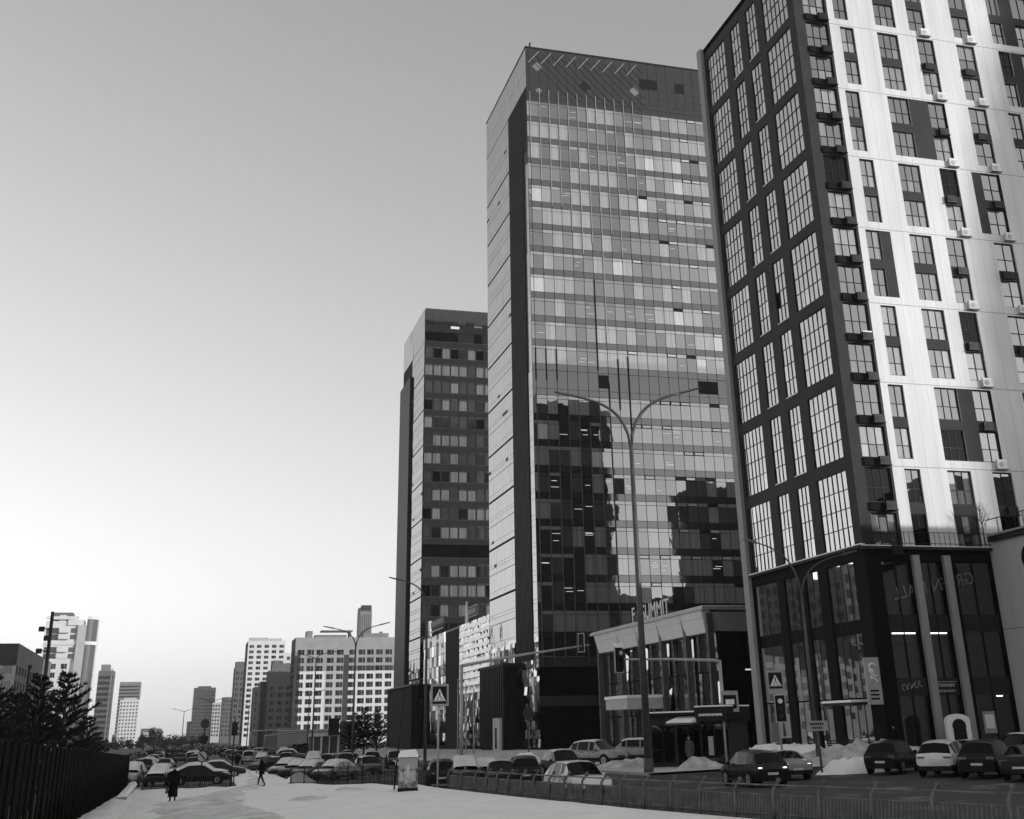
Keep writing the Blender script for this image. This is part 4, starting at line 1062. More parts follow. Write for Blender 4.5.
def crossing_plate(t, c, rz, s):
    cs_, sn = math.cos(rz), math.sin(rz); Fh = frame(c, (cs_, sn, 0), (sn, -cs_, 0)); mb = MB()
    mb.fbox(Fh, -s, s, -s*1.15, s*1.15, -.02, .02, 'sign_grey'); mb.fbox(Fh, -s*.78, s*.78, -s*.9, s*.9, .02, .03, 'sign_dark')
    a = s*.68; mb.face([Fh(-a, -a*.95, .035), Fh(a, -a*.95, .035), Fh(0, a, .035)], 'sign_white')
    b = s*.12
    mb.fbox(Fh, -b*.5, b*.5, -.02*s, .35*s, .036, .042, 'sign_dark')
    mb.hexa([Fh(-b*.3, 0, .036), Fh(b*.3, 0, .036), Fh(.3*s+b*.3, -.5*s, .036), Fh(.3*s-b*.3, -.5*s, .036), Fh(-b*.3, 0, .042), Fh(b*.3, 0, .042), Fh(.3*s+b*.3, -.5*s, .042), Fh(.3*s-b*.3, -.5*s, .042)], 'sign_dark')
    mb.hexa([Fh(-b*.3, 0, .036), Fh(b*.3, 0, .036), Fh(-.28*s+b*.3, -.5*s, .036), Fh(-.28*s-b*.3, -.5*s, .036), Fh(-b*.3, 0, .042), Fh(b*.3, 0, .042), Fh(-.28*s+b*.3, -.5*s, .042), Fh(-.28*s-b*.3, -.5*s, .042)], 'sign_dark')
    for q in range(4): mb.fbox(Fh, -.55*s+q*.3*s, -.4*s+q*.3*s, -.62*s, -.54*s, .036, .042, 'sign_dark')
    mb.build('sign_plate', t)
t = thing('crossing_sign', 'square pedestrian crossing sign on a slim pole in the railing gap', 'sign', (14.35, 70, G(14.35, 70)), 0, 'pedestrian crossing signs')
mb = MB(); mb.path([(0, 0, -.2), (0, 0, 5.5)], .06, 'light_metal', 8); mb.build('pole', t); crossing_plate(t, (0.05, -.08, 4.85), -.2, .52)
t = thing('crossing_sign', 'square pedestrian crossing sign above a traffic light by the black mall', 'traffic light', (34.1, 66.5, surf(34, 66.5)), 0, 'pedestrian crossing signs')
mb = MB(); mb.path([(0, 0, -.2), (0, 0, 5)], .06, 'light_metal', 8); mb.build('pole', t); crossing_plate(t, (-.05, -.1, 4.75), -.42, .5); signal(t, (.12, -.1, 3.2), -.42)
t = thing('street_sign', 'small pale two-line name plate on a post in the snow heap', 'sign', (35.4, 64.4, surf(35.4, 64.4)))
mb = MB(); mb.path([(0, 0, -.2), (0, 0, 2.85)], .07, 'grey_metal', 8); mb.build('pole', t)
Fh = frame((-.05, -.1, 2.55), (.92, -.4, 0), (-.4, -.92, 0)); mb = MB(); mb.fbox(Fh, -.6, .6, -.26, .28, -.02, .02, 'sign_grey')
for q in range(7): mb.fbox(Fh, -.38+q*.11, -.3+q*.11, .05, .17, .02, .03, 'sign_dark')
for q in range(5): mb.fbox(Fh, -.28+q*.12, -.2+q*.12, -.16, -.04, .02, .03, 'sign_dark')
mb.build('name_plate', t)
t = thing('traffic_sign', 'round no-stopping sign under two dark round signs, before the snowy cars', 'sign', (1.9, 91.0, G(1.9, 91)))
mb = MB(); mb.path([(0, 0, -.2), (0, 0, 4.6)], .05, 'dark_metal', 8); mb.build('pole', t)
for z, m in ((4.2, 'sign_dark'), (3.2, 'sign_dark'), (2.1, 'sign_grey')):
    mb = MB(); mb.disc((0, -.07, z), (.1, -1, 0), .31 if m == 'sign_dark' else .36, m, 20, .03)
    if m == 'sign_grey':
        mb.path([(.36*math.cos(a*.524), -.1, z+.36*math.sin(a*.524)) for a in range(13)], .035, 'sign_dark', 5); mb.hexa([(-.22, -.115, z+.16), (-.16, -.115, z+.22), (.22, -.115, z-.16), (.16, -.115, z-.22), (-.22, -.1, z+.16), (-.16, -.1, z+.22), (.22, -.1, z-.16), (.16, -.1, z-.22)], 'sign_dark')
    mb.build('round_plate', t)
t = thing('pedestrian_light', 'dark pedestrian signal on a post at the left edge of the snow path', 'traffic light', (3.9, 89.6, G(3.9, 89.6)))
mb = MB(); mb.path([(0, 0, -.2), (0, 0, 4.4)], .05, 'dark_metal', 8); mb.build('pole', t)
mb = MB(); mb.box(-.16, -.2, 3.4, .16, .06, 4.15, 'sign_dark'); mb.box(-.2, .06, 3.35, .2, .09, 4.2, 'sign_dark'); mb.build('signal_head', t)
t = thing('leaning_pole', 'thin leaning grey pole stuck in the snow beside the picture cabinet', 'pole', (11.35, 67, G(11.3, 67)))
mb = MB(); mb.path([(0, 0, -.2), (.25, .1, 2.5), (.55, .2, 5.2)], [.045, .04, .03], 'dark_metal', 6); mb.build('pole', t)
# picture cabinet
t = thing('utility_cabinet', 'snow-capped utility cabinet printed with a city picture, standing in the snow', 'cabinet', (11.75, 65, G(11.7, 65)), -.18)
mb = MB(); mb.box(-.5, -.35, .3, .5, .35, 1.75, 'poster_picture'); mb.build('cabinet_body', t); mb = MB(); mb.box(-.52, -.37, -.2, .52, .37, .3, 'sign_dark'); mb.build('plinth', t)
mb = MB(); mb.hexa([(-.55, -.4, 1.75), (.55, -.4, 1.75), (.55, .4, 1.75), (-.55, .4, 1.75), (-.4, -.28, 2.08), (.38, -.28, 2.12), (.4, .28, 2.1), (-.38, .28, 2.05)], 'snow'); mb.build('snow_cap', t)
mb = MB(); mb.box(-.48, -.362, 1.2, .48, -.352, 1.7, 'sign_grey')
for q in range(12):
    x = -.42+q*.07; mb.box(x, -.37, .5+.2*R.random(), x+.03, -.362, 1.0+.35*math.exp(-((q-5.5)/2.2)**2)+.1*R.random(), 'sign_white')
mb.path([(0, -.37, .8), (0, -.37, 1.5)], [.05, .01], 'sign_white', 5); mb.build('city_picture', t)
# floodlight masts
t = thing('floodlight_mast', 'dark mast with clustered floodlights above the pines', 'lamp post', (-7.4, 75, G(-7.4, 75)))
mb = MB(); mb.path([(0, 0, -.2), (-.02, 0, 5), (-.1, 0, 10.4)], [.14, .12, .09], 'sign_dark', 8); mb.build('pole', t)
for z in (9.4, 8.9, 8.2, 6.9):
    sx = -1 if z != 8.9 else -.4
    mb = MB(); mb.path([(-.08, 0, z), (sx*.4, -.1, z+.05)], .03, 'sign_dark', 5); mb.box(sx*.55-.16, -.25, z-.1, sx*.55+.14, .05, z+.16, 'sign_dark'); mb.build('floodlight', t)
t = thing('slim_post', 'short slim dark post between two pines behind the hoarding', 'pole', (-8.3, 75, G(-8.3, 75)))
mb = MB(); mb.path([(0, 0, -.2), (-.05, 0, 7.4)], [.08, .06], 'sign_dark', 8); mb.box(-.12, -.08, 7.3, .08, .08, 7.5, 'sign_dark'); mb.build('pole', t)
# flag poles by the podium
for q, x in enumerate((0, 1.6, 3.1)):
    t = thing('flag_pole', ('leftmost', 'middle', 'rightmost')[q]+' of the three bare flag poles before the glass podium', 'pole', (36.5+x*.2, 165-x*2.2, G(36, 165)), 0, 'bare flag poles'); mb = MB(); mb.path([(0, 0, -.2), (0, 0, 9.5-q*.8)], [.09, .05], 'light_metal', 8); mb.blob((0, 0, 9.5-q*.8), (.1, .1, .1), 'light_metal', 1, 0, 8, 5, -.9); mb.build('pole', t)
# distant overhead gantry, low pavilion, billboards
t = thing('overhead_gantry', 'pale horizontal gantry spanning the street end before the grey towers', 'gantry', (14, 250, G(14, 250)))
mb = MB(); mb.path([(0, 0, 0), (0, 0, 4.5), (.3, 0, 4.9), (9, 0, 5.2)], .12, 'light_metal', 6); mb.build('left_frame', t); mb = MB(); mb.path([(4, 20, 0), (4, 20, 4.0), (12, 20, 4.6)], .14, 'light_metal', 6); mb.build('right_frame', t)
t = thing('low_pavilion', 'small white columned pavilion at the far end of the parking lot', 'building', (26.3, 255, G(26, 255)))
mb = MB(); mb.box(0, 1, -.3, 9, 5, 3.4, 'plaster_mid'); mb.build('wall', t); mb = MB(); mb.box(-.4, -.6, 3.4, 9.4, 5.2, 4.0, 'plaster_white'); mb.build('roof', t)
for q in range(6): mb = MB(); mb.box(.1+q*1.7, -.3, -.3, .45+q*1.7, .1, 3.4, 'plaster_white'); mb.build('column', t)
t = thing('billboard', 'dark square billboard on a post before the cream slab', 'billboard', (29.6, 250, G(29, 250)))
mb = MB(); mb.path([(0, 0, -.2), (0, 0, 4)], .15, 'dark_metal', 6); mb.build('post', t); mb = MB(); mb.box(-.6, -.1, 3.4, 1.5, .1, 6.6, 'sign_dark'); mb.box(1.7, -.1, 2.6, 4.2, .1, 6.0, 'plaster_dark'); mb.build('panel', t)
t = thing('dark_shed', 'long dark low shed under the left part of the cream slab', 'building', (29, 380, G(29, 380)))
mb = MB(); mb.box(0, 0, -.5, 17, 8, 5.2, 'plaster_dark'); mb.build('wall', t); mb = MB(); mb.box(-.2, -.2, 5.2, 17.2, 8.2, 5.5, 'plaster_mid'); mb.build('roof', t)
# round headed sign and bench near the mall
t = thing('lollipop_sign', 'round dark sign on a slim post before the pale doorway', 'sign', (33.2, 118, G(33, 118))); mb = MB(); mb.path([(0, 0, -.2), (0, 0, 4)], .07, 'grey_metal', 6); mb.build('pole', t); mb = MB(); mb.disc((0, -.1, 4.2), (.2, -1, 0), .6, 'plaster_dark', 18, .06); mb.build('round_plate', t)
t = thing('park_bench', 'slim metal bench with snow on its seat, in front of the mall', 'bench', (42.9, 74.6, G(43, 75)+.13), -.25)
for x in (-1.0, 1.0):
    mb = MB(); mb.path([(x, -.3, 0), (x, -.28, .45), (x, .25, .45), (x, .38, 1.0)], .035, 'dark_metal', 6); mb.path([(x, .25, .45), (x, .3, 0)], .035, 'dark_metal', 6); mb.build('leg', t)
mb = MB()
for q in range(4): mb.box(-1.1, -.3+q*.14, .46, 1.1, -.2+q*.14, .5, 'dark_metal')
mb.build('seat', t); mb = MB()
for q in range(3): mb.hexa([(-1.1, .27+q*.04, .62+q*.14), (1.1, .27+q*.04, .62+q*.14), (1.1, .3+q*.04, .62+q*.14), (-1.1, .3+q*.04, .62+q*.14), (-1.1, .3+q*.04, .72+q*.14), (1.1, .3+q*.04, .72+q*.14), (1.1, .33+q*.04, .72+q*.14), (-1.1, .33+q*.04, .72+q*.14)], 'dark_metal')
mb.build('backrest', t); mb = MB(); mb.box(-1.0, -.28, .5, 1.0, .2, .58, 'snow'); mb.build('snow_cap', t)
t = thing('ticket_booth', 'white arched booth cabinet by the glass shop front', 'cabinet', (45.6+4.0, 71.4, G(49, 71)+.1), -.3)
mb = MB()
pr = [(-.75, 0), (.75, 0), (.75, 1.9)]+[(.75*math.cos(a*math.pi/8), 1.9+.4*math.sin(a*math.pi/8)) for a in range(1, 8)]+[(-.75, 1.9)]
mb.face([(x, -.35, z) for x, z in pr], 'sign_white'); mb.face([(x, .35, z) for x, z in pr], 'sign_white')
for a, b in zip(pr, pr[1:]+pr[:1]): mb.face([(a[0], -.35, a[1]), (b[0], -.35, b[1]), (b[0], .35, b[1]), (a[0], .35, a[1])], 'sign_white')
mb.build('cabinet_body', t); mb = MB(); mb.disc((0, -.37, 1.55), (0, -1, 0), .45, 'sign_dark', 18, .05); mb.box(-.42, -.4, .6, .42, -.36, 1.55, 'sign_dark'); mb.build('dark_opening', t)

# ------------------------------------------------------------------ cars
PROF = {
 'suv': dict(L=4.6, W=1.88, st=[(-2.3, .42, .78, .80, .84, .8), (-2.24, .30, .98, 1.02, .95, .86), (-2.16, .28, 1.02, 1.08, .97, .84), (-1.72, .26, 1.06, 1.53, .99, .66), (-1.2, .26, 1.04, 1.62, 1, .69), (-1.12, .26, 1.04, 1.63, 1, .69), (-.1, .26, 1.0, 1.66, 1, .72), (0, .26, 1.0, 1.66, 1, .72), (.42, .26, .99, 1.6, 1, .70), (1.12, .26, 1.0, 1.06, 1, .86), (1.7, .27, .95, 1.0, .98, .86), (2.15, .3, .84, .88, .94, .8), (2.3, .42, .66, .70, .8, .72)], top=(3, 8), wr=.35, wy=(-1.42, 1.42)),
 'sedan': dict(L=4.7, W=1.82, st=[(-2.35, .42, .74, .78, .82, .78), (-2.28, .3, .9, .98, .93, .84), (-1.75, .26, .93, 1.03, .98, .86), (-1.6, .25, .93, 1.05, .99, .86), (-.85, .24, .92, 1.40, 1, .70), (-.75, .24, .92, 1.42, 1, .71), (-.05, .24, .91, 1.45, 1, .73), (.03, .24, .91, 1.45, 1, .73), (.4, .24, .90, 1.41, 1, .72), (1.15, .24, .88, .94, 1, .86), (1.7, .26, .83, .88, .98, .86), (2.2, .3, .72, .76, .93, .8), (2.35, .4, .58, .62, .8, .72)], top=(4, 8), wr=.32, wy=(-1.38, 1.42)),
 'hatch': dict(L=4.1, W=1.76, st=[(-2.05, .42, .78, .80, .84, .8), (-2.0, .3, .94, .98, .95, .86), (-1.93, .28, .97, 1.02, .97, .83), (-1.5, .25, .98, 1.42, .99, .67), (-1.15, .25, .97, 1.52, 1, .75), (-1.08, .25, .97, 1.525, 1, .75), (-.05, .25, .95, 1.54, 1, .76), (.03, .25, .95, 1.54, 1, .76), (.4, .25, .94, 1.49, 1, .74), (1.1, .25, .92, .98, 1, .86), (1.5, .26, .86, .9, .98, .86), (1.92, .3, .74, .78, .93, .8), (2.05, .4, .6, .64, .8, .72)], top=(3, 8), wr=.31, wy=(-1.27, 1.27)),
}
PROF['van'] = dict(PROF['suv']); PROF['van']['st'] = [(y*1.08, a, b*1.05, c*1.12 if c > 1.2 else c*1.05, d, e) for y, a, b, c, d, e in PROF['suv']['st']]; PROF['van']['wy'] = (-1.5, 1.55)
def car(kind, paint, label, x, y, head, snow=0, name=None, lit=0, group='cars along the street and lot', tail=0):
    """head: compass direction of the nose in degrees from +y towards +x"""
    pf = PROF[kind]; st = pf['st']; hw = pf['W']/2
    t = thing(name or {'suv': 'parked_suv', 'sedan': 'parked_sedan', 'hatch': 'parked_hatchback', 'van': 'parked_van'}[kind], label, 'car', (x, y, surf(x, y)+.005), -math.radians(head), group)
    P = {k_: MB() for k_ in ('body', 'windshield', 'rear_window', 'side_window', 'side_window2')}
    secs = []
    for y_, zl, zbt, zt, wb, wr in st:
        h_ = zt-zbt; s_ = [(wb*.90, zl), (wb*.985, zl+(zbt-zl)*.35), (wb, zl+(zbt-zl)*.62), (wb*.965, zbt), (wr+(.06 if h_ > .2 else .03), zt-min(.07, h_*.4)), (wr*.8, zt-.01), (0, zt+(.025 if h_ > .2 else .02))]
        secs.append([(a*hw, y_, z) for a, z in s_])
    t0, t1 = pf['top']
    for i in range(len(st)-1):
        A, B = secs[i], secs[i+1]
        for sgn in (1, -1):
            for j in range(6):
                q = [A[j], B[j], B[j+1], A[j+1]]; q = [(a*sgn, b, c) for a, b, c in q]
                if sgn < 0: q = q[::-1]
                dst = P['body']; m = paint
                if j == 3 and t0 <= i < t1 and i not in (t0+1, t0+3):
                    dst = P['side_window' if sgn > 0 else 'side_window2']; m = 'car_glass'
                if j >= 4 and i == t0-1: dst = P['rear_window']; m = 'car_glass'
                if j >= 4 and i == t1: dst = P['windshield']; m = 'car_glass'
                if j == 0: m = 'dark_metal' if kind in ('suv', 'van') else paint
                dst.face(q, m, True)
    for i in (0, -1):
        ring = secs[i]+[(-a, b, c) for a, b, c in secs[i][::-1]]; P['body'].face(ring, paint)
        ring = None
    un = [s[0] for s in secs]; P['body'].face([(a, b, c) for a, b, c in un]+[(-a, b, c) for a, b, c in un[::-1]], 'tyre')
    for k_, mb in P.items(): mb.build('side_window' if k_ == 'side_window2' else k_, t)
    wr = pf['wr']
    for sy in pf['wy']:
        for sx in (1, -1):
            ah = MB(); ah.disc((sx*(hw*.985), sy, wr+.02), (1, 0, 0), wr*1.17, 'tyre', 20, .06); ah.build('wheel_arch', t)
            wh = MB(); wh.path([(sx*(hw-.2), sy, wr), (sx*(hw+.03), sy, wr)], [wr, wr], 'tyre', 18); o = wh.build('wheel', t)
            q = MB(); q.disc((sx*(hw+.035), sy, wr), (1, 0, 0), wr*.66, 'hub', 14, .02); q.disc((sx*(hw+.05), sy, wr), (1, 0, 0), wr*.15, 'tyre', 8, .02); q.build('rim', o)
    yf = st[-2][0]; zf = st[-2][2]; yr = st[1][0]; zr = st[1][2]
    for sx in (1, -1):
        q = MB(); xh = sx*hw*.70
        q.hexa([(xh-.24, yf-.03, zf-.2), (xh+.2, yf-.16, zf-.2), (xh+.2, yf-.3, zf-.2), (xh-.24, yf-.2, zf-.2), (xh-.24, yf+.04, zf-.04), (xh+.2, yf-.1, zf-.02), (xh+.2, yf-.3, zf-.02), (xh-.24, yf-.2, zf-.04)] if sx > 0 else [(xh-.2, yf-.16, zf-.2), (xh+.24, yf-.03, zf-.2), (xh+.24, yf-.2, zf-.2), (xh-.2, yf-.3, zf-.2), (xh-.2, yf-.1, zf-.02), (xh+.24, yf+.04, zf-.04), (xh+.24, yf-.2, zf-.04), (xh-.2, yf-.3, zf-.02)], 'headlamp_on' if lit else 'lamp_glass'); q.build('headlight', t)
        q = MB(); q.box(xh-.2 if sx > 0 else xh-.16, yr-.05, zr-.22, xh+.16 if sx > 0 else xh+.2, yr+.12, zr-.04, 'tail_lamp_glass')
        if tail: q.box(xh-.09, yr-.06, zr-.13, xh+.09, yr-.05, zr-.08, 'lamp_on')
        q.build('taillight', t)
        q = MB(); q.blob((sx*(hw+.1), .75 if kind != 'sedan' else .72, st[8][2]+.06), (.12, .07, .085), paint if paint != 'paint_silver' else 'paint_grey', 2, 0, 8, 6, -.95); q.build('mirror', t)
    q = MB(); q.box(-hw*.55, yr-.03, zr-.28, hw*.55, yr+.1, zr-.22, 'dark_metal'); q.build('tailgate_strip', t)
    for sx in (1, -1):
        q = MB()
        for yd in (-.62, .42): q.box(sx*hw*.985-.02, yd-.1, st[8][2]-.14, sx*hw*.985+.025, yd+.1, st[8][2]-.1, 'dark_metal')
        q.box(sx*hw*.955-.03, st[t0+1][0], st[8][2]-.045, sx*hw*.955+.03, st[9][0]-.1, st[8][2]-.015, 'black_frame')
        for yd in (-.85, .05, .98): q.box(sx*hw*.99-.012, yd-.008, st[8][1]+.16, sx*hw*.99+.012, yd+.008, st[8][2]-.1, 'black_frame')
        q.box(sx*hw*.96-.06, -1.05, st[8][1]-.02, sx*hw*.96+.045, 1.05, st[8][1]+.12, 'dark_metal'); q.build('side_trim', t)
    q = MB(); q.box(-.27, st[0][0]-.03, zr-.42, .27, st[0][0]+.08, zr-.31, 'plate'); q.build('number_plate', t)
    q = MB(); q.box(-hw*.86, st[0][0]-.035, .3, hw*.86, st[0][0]+.2, .5, 'dark_metal'); q.build('rear_bumper', t)
    q = MB(); q.box(-hw*.8, st[-1][0]-.15, .32, hw*.8, st[-1][0]+.03, .52, 'dark_metal'); q.box(-hw*.42, st[-1][0]-.1, .54, hw*.42, st[-1][0]+.025, .64, 'black_frame'); q.build('grille', t)
    if snow:
        q = MB(); rng = range(t0-1 if snow > 1 else t0, (t1+2 if snow > 1 else t1+1)); th = .05 if snow == 1 else .16
        idx = list(rng) if snow < 3 else list(range(1, len(st)-1))
        for a, b in zip(idx[:-1], idx[1:]):
            A, B = secs[a], secs[b]
            for sgn in (1, -1):
                for j in ((4, 5) if snow < 3 else (4, 5)):
                    e0 = 0.01 if j == 4 else th; e1 = th
                    pts = [(A[j], e0), (B[j], e0), (B[j+1], e1), (A[j+1], e1)]
                    q.face([(p_[0]*sgn*1.01, p_[1], p_[2]+e) for p_, e in pts], 'snow_trodden', True)
        q.build('snow_cover', t)
    return t

car('suv', 'paint_black', 'black crossover with lit tail lamps driving away past the bus stop', 28.2, 58.3, 2, 0, 'driving_suv', 0, tail=1)
car('sedan', 'paint_silver', 'silver saloon seen from behind, half hidden by the black crossover', 32, 62.6, 6, 0, 'driving_sedan', 0, tail=1)
car('suv', 'paint_black', 'black estate parked left of the white crossover before the mall', 38.1, 61.2, 50, 0)
car('suv', 'paint_white', 'white crossover parked tail-out before the mall, between two black cars', 37.9, 56, 48, 0)
car('suv', 'paint_black', 'large black crossover parked right of the white one, pale strip along its tailgate', 38, 52.6, 50, 0)
car('sedan', 'paint_dark', 'dark saloon cut off by the right edge in the front parking row', 37.6, 48.9, 52, 0)
car('sedan', 'paint_white', 'white saloon parked sideways behind the front row, near the glass shop front', 43.4, 61.3, 70, 0)
car('suv', 'paint_dark', 'dark car with a snow-dusted bonnet behind the front row at the right edge', 44.6, 58.6, 250, 1)
car('suv', 'paint_white', 'white crossover driving towards the viewer behind the curved railing', 18.6, 57.6, 176, 0, 'driving_suv')
car('suv', 'paint_dark', 'dark crossover right behind the oncoming white one', 25, 80.6, 180, 1)
car('suv', 'paint_silver', 'pale crossover parked side-on before the lobby of the tall tower', 29.5, 86.5, 150, 1)
car('hatch', 'paint_silver', 'pale small car half hidden behind the kiosk', 35.3, 92.5, 120, 1)
for lb, k_, pn, x, y, hd, sn in (
 ('black off-roader first from the left in the row under the podium', 'suv', 'paint_black', 16.5, 79.5, 10, 0),
 ('dark crossover with snowy windscreen second in the row under the podium', 'suv', 'paint_dark', 17.6, 77.5, 188, 2),
 ('dark saloon with a thick snow cap third in the row under the podium', 'sedan', 'paint_dark', 19.2, 78.5, 190, 2),
 ('black saloon in front of the pale doorway, snow on its roof', 'sedan', 'paint_black', 19.2, 74.6, 192, 1),
 ('dark pickup-height crossover with a pale tail band, last in the row under the podium', 'suv', 'paint_black', 20.9, 75.5, 12, 0),
 ('white saloon with snow on the roof beside the picture cabinet', 'sedan', 'paint_white', 21.0, 118, 190, 2),
 ('first silver saloon in the slanted row left of the lamp, nearest the path', 'sedan', 'paint_silver', 10.4, 121, 215, 2),
 ('second dark saloon of the slanted row beside the snow path', 'sedan', 'paint_dark', 11.0, 116, 215, 2),
 ('third grey saloon of the slanted row beside the snow path', 'sedan', 'paint_grey', 11.6, 111, 215, 2),
 ('silver saloon with snowy bonnet, nearest car behind the straight railing', 'sedan', 'paint_silver', 13.0, 105.5, 225, 2),
 ('white van with a snowy roof at the back of the slanted row', 'van', 'paint_white', 14.9, 141, 190, 2),
 ('dark hatchback in the back row left of the lamp', 'hatch', 'paint_dark', 16.9, 146, 195, 1),
 ('dark crossover in the back row, right next to the lamp post', 'suv', 'paint_black', 17.9, 137, 190, 1),
 ('small white car in the back row under the billboard', 'hatch', 'paint_white', 19.6, 145, 190, 1),
 ('black crossover with pale roof snow in front of the spruces', 'suv', 'paint_black', 20.9, 138, 185, 1),
 ('grey hatchback with roof snow, alone in the middle of the lot', 'hatch', 'paint_grey', 17.0, 114.5, 175, 1),
 ('dark crossover in the back row right of the spruces', 'suv', 'paint_dark', 22.6, 133, 185, 1),
 ('tall black crossover at the right end of the back row', 'suv', 'paint_black', 23.8, 131, 190, 0),
 ('snow-buried dark saloon side-on behind the left railing, roof thick with snow', 'sedan', 'paint_black', 2.0, 101.5, 97, 3),
 ('car with an all-white bonnet and windscreen left of the snow-buried saloon', 'sedan', 'paint_dark', -.9, 105.5, 190, 3),
 ('pale car facing the viewer by the hoarding end', 'suv', 'paint_silver', -3.2, 108, 190, 2),
 ('dark car nosing out behind the snow-buried saloon', 'sedan', 'paint_dark', 4.0, 118, 95, 1),
 ('dark car across the path beside the far walker', 'sedan', 'paint_dark', 9.6, 134, 230, 1),
 ('far car with lit headlamps in the street end', 'suv', 'paint_dark', 1.2, 235, 185, 0),
 ('distant dark car parked along the left of the lot', 'suv', 'paint_dark', -3.0, 150, 190, 1),
 ('distant pale car parked along the left of the lot', 'sedan', 'paint_silver', -1.0, 165, 190, 1),
 ('distant dark saloon beyond the snow-buried cars', 'sedan', 'paint_dark', 2.4, 160, 190, 1),
 ('distant snow-topped crossover before the overhead gantry', 'suv', 'paint_grey', 11.5, 175, 190, 2),
 ('distant dark crossover before the overhead gantry', 'suv', 'paint_dark', 14.5, 172, 190, 1),
 ('distant white saloon before the cream slab', 'sedan', 'paint_white', 18.5, 175, 190, 1),
 ('distant dark hatchback before the cream slab', 'hatch', 'paint_dark', 22.5, 170, 190, 1)):
    car(k_, pn, lb, x, y, hd, sn, None, 1 if 'lit head' in lb else 0)

far = random.Random(9)
cols_ = ('black', 'dark grey', 'white', 'silver', 'grey'); pn_ = ('paint_black', 'paint_dark', 'paint_white', 'paint_silver', 'paint_grey')
for q in range(26):
    x = -4+(q*7.3) % 29+far.uniform(-.6, .6); y = 186+q*5.6+far.uniform(-2, 2); c_ = far.randrange(5); k_ = far.choice(['suv', 'sedan', 'hatch', 'van'])
    car(k_, pn_[c_], 'tiny far '+cols_[c_]+' '+{'suv': 'crossover', 'sedan': 'saloon', 'hatch': 'hatchback', 'van': 'van'}[k_]+' in the crowd of cars before the street end', x, y, far.choice([5, 185, 95]), far.choice([0, 1, 1, 2]), None, 0, 'far cars crowding the street end')
for q, (x, y, l, h_) in enumerate(((-9, 300, 16, 2.2), (10, 330, 14, 1.9), (-6, 420, 22, 3.0), (26, 300, 9, 2.0))):
    hd_ = thing('clipped_hedge', ('dark low hedge left of the far cars', 'dark low hedge before the grey towers', 'long dark hedge below the round skyline tree', 'short dark hedge under the cream slab')[q], 'hedge', (x, y, G(x, y)))
    mb = MB(); canopy(mb, (l/2, 0, h_/2), (l/2*1.3, 1.2, h_*.62), 'needles', 900, .28, far); mb.build('foliage', hd_)
for q, (x, y) in enumerate(((6.5, 260), (16, 300), (1.5, 330), (24, 240))):
    arm_lamp(('far slim lamp near the vanishing point', 'far slim lamp before the grey brick block', 'farthest slim lamp at the street end', 'far slim lamp left of the dark billboard')[q], x, y, 11, [(-2.2, 0, .5), (2.2, 0, .5)], .13, .8)
# snow heaps
for i, a in enumerate((('big clean snow heap beside the silver saloon', 37.4, 64.2, 2.2, 1.5, .85, 'snow'), ('long grey snow ridge in front of the bench', 41.2, 69.8, 4.4, 2.2, 1.1, 'snow_dirty'), ('snow ridge under the black mall windows', 41.0, 79.5, 3.2, 5.5, .95, 'snow'),
    ('pointed snow heap in front of the kiosk door', 31.2, 71.3, 1.6, 1.1, .75, 'snow_dirty'), ('low snow strip left of the kiosk', 30.5, 82, 2.8, 4.2, .55, 'snow_dirty'), ('snow ridge before the lobby of the tall tower', 35.5, 98, 3.0, 7, .9, 'snow'), ('rounded snow mound before the pale doorway', 29.5, 106, 1.7, 1.5, .9, 'snow'),
    ('second rounded snow mound before the pale doorway', 31.5, 103, 1.6, 1.4, .8, 'snow'), ('snow heap at the corner of the mall behind the black estate', 43.6, 67.3, 2.6, 2.0, .8, 'snow_dirty'), ('snow heap between silver saloon and bench', 38.2, 68.0, 3.0, 1.7, .95, 'snow_dirty'), ('ploughed snow heap at the right side of the snow path', 9.2, 97, 1.1, 4.0, .6, 'snow'), ('low trampled snow lump on the field', 6.9, 62, 2.6, .9, .28, 'snow_trodden'), ('second low trampled snow lump on the field', 9.4, 70, 2.0, .9, .26, 'snow_trodden'))):
    snow_bank(a[0], *a[1:6], 40+i, a[6])

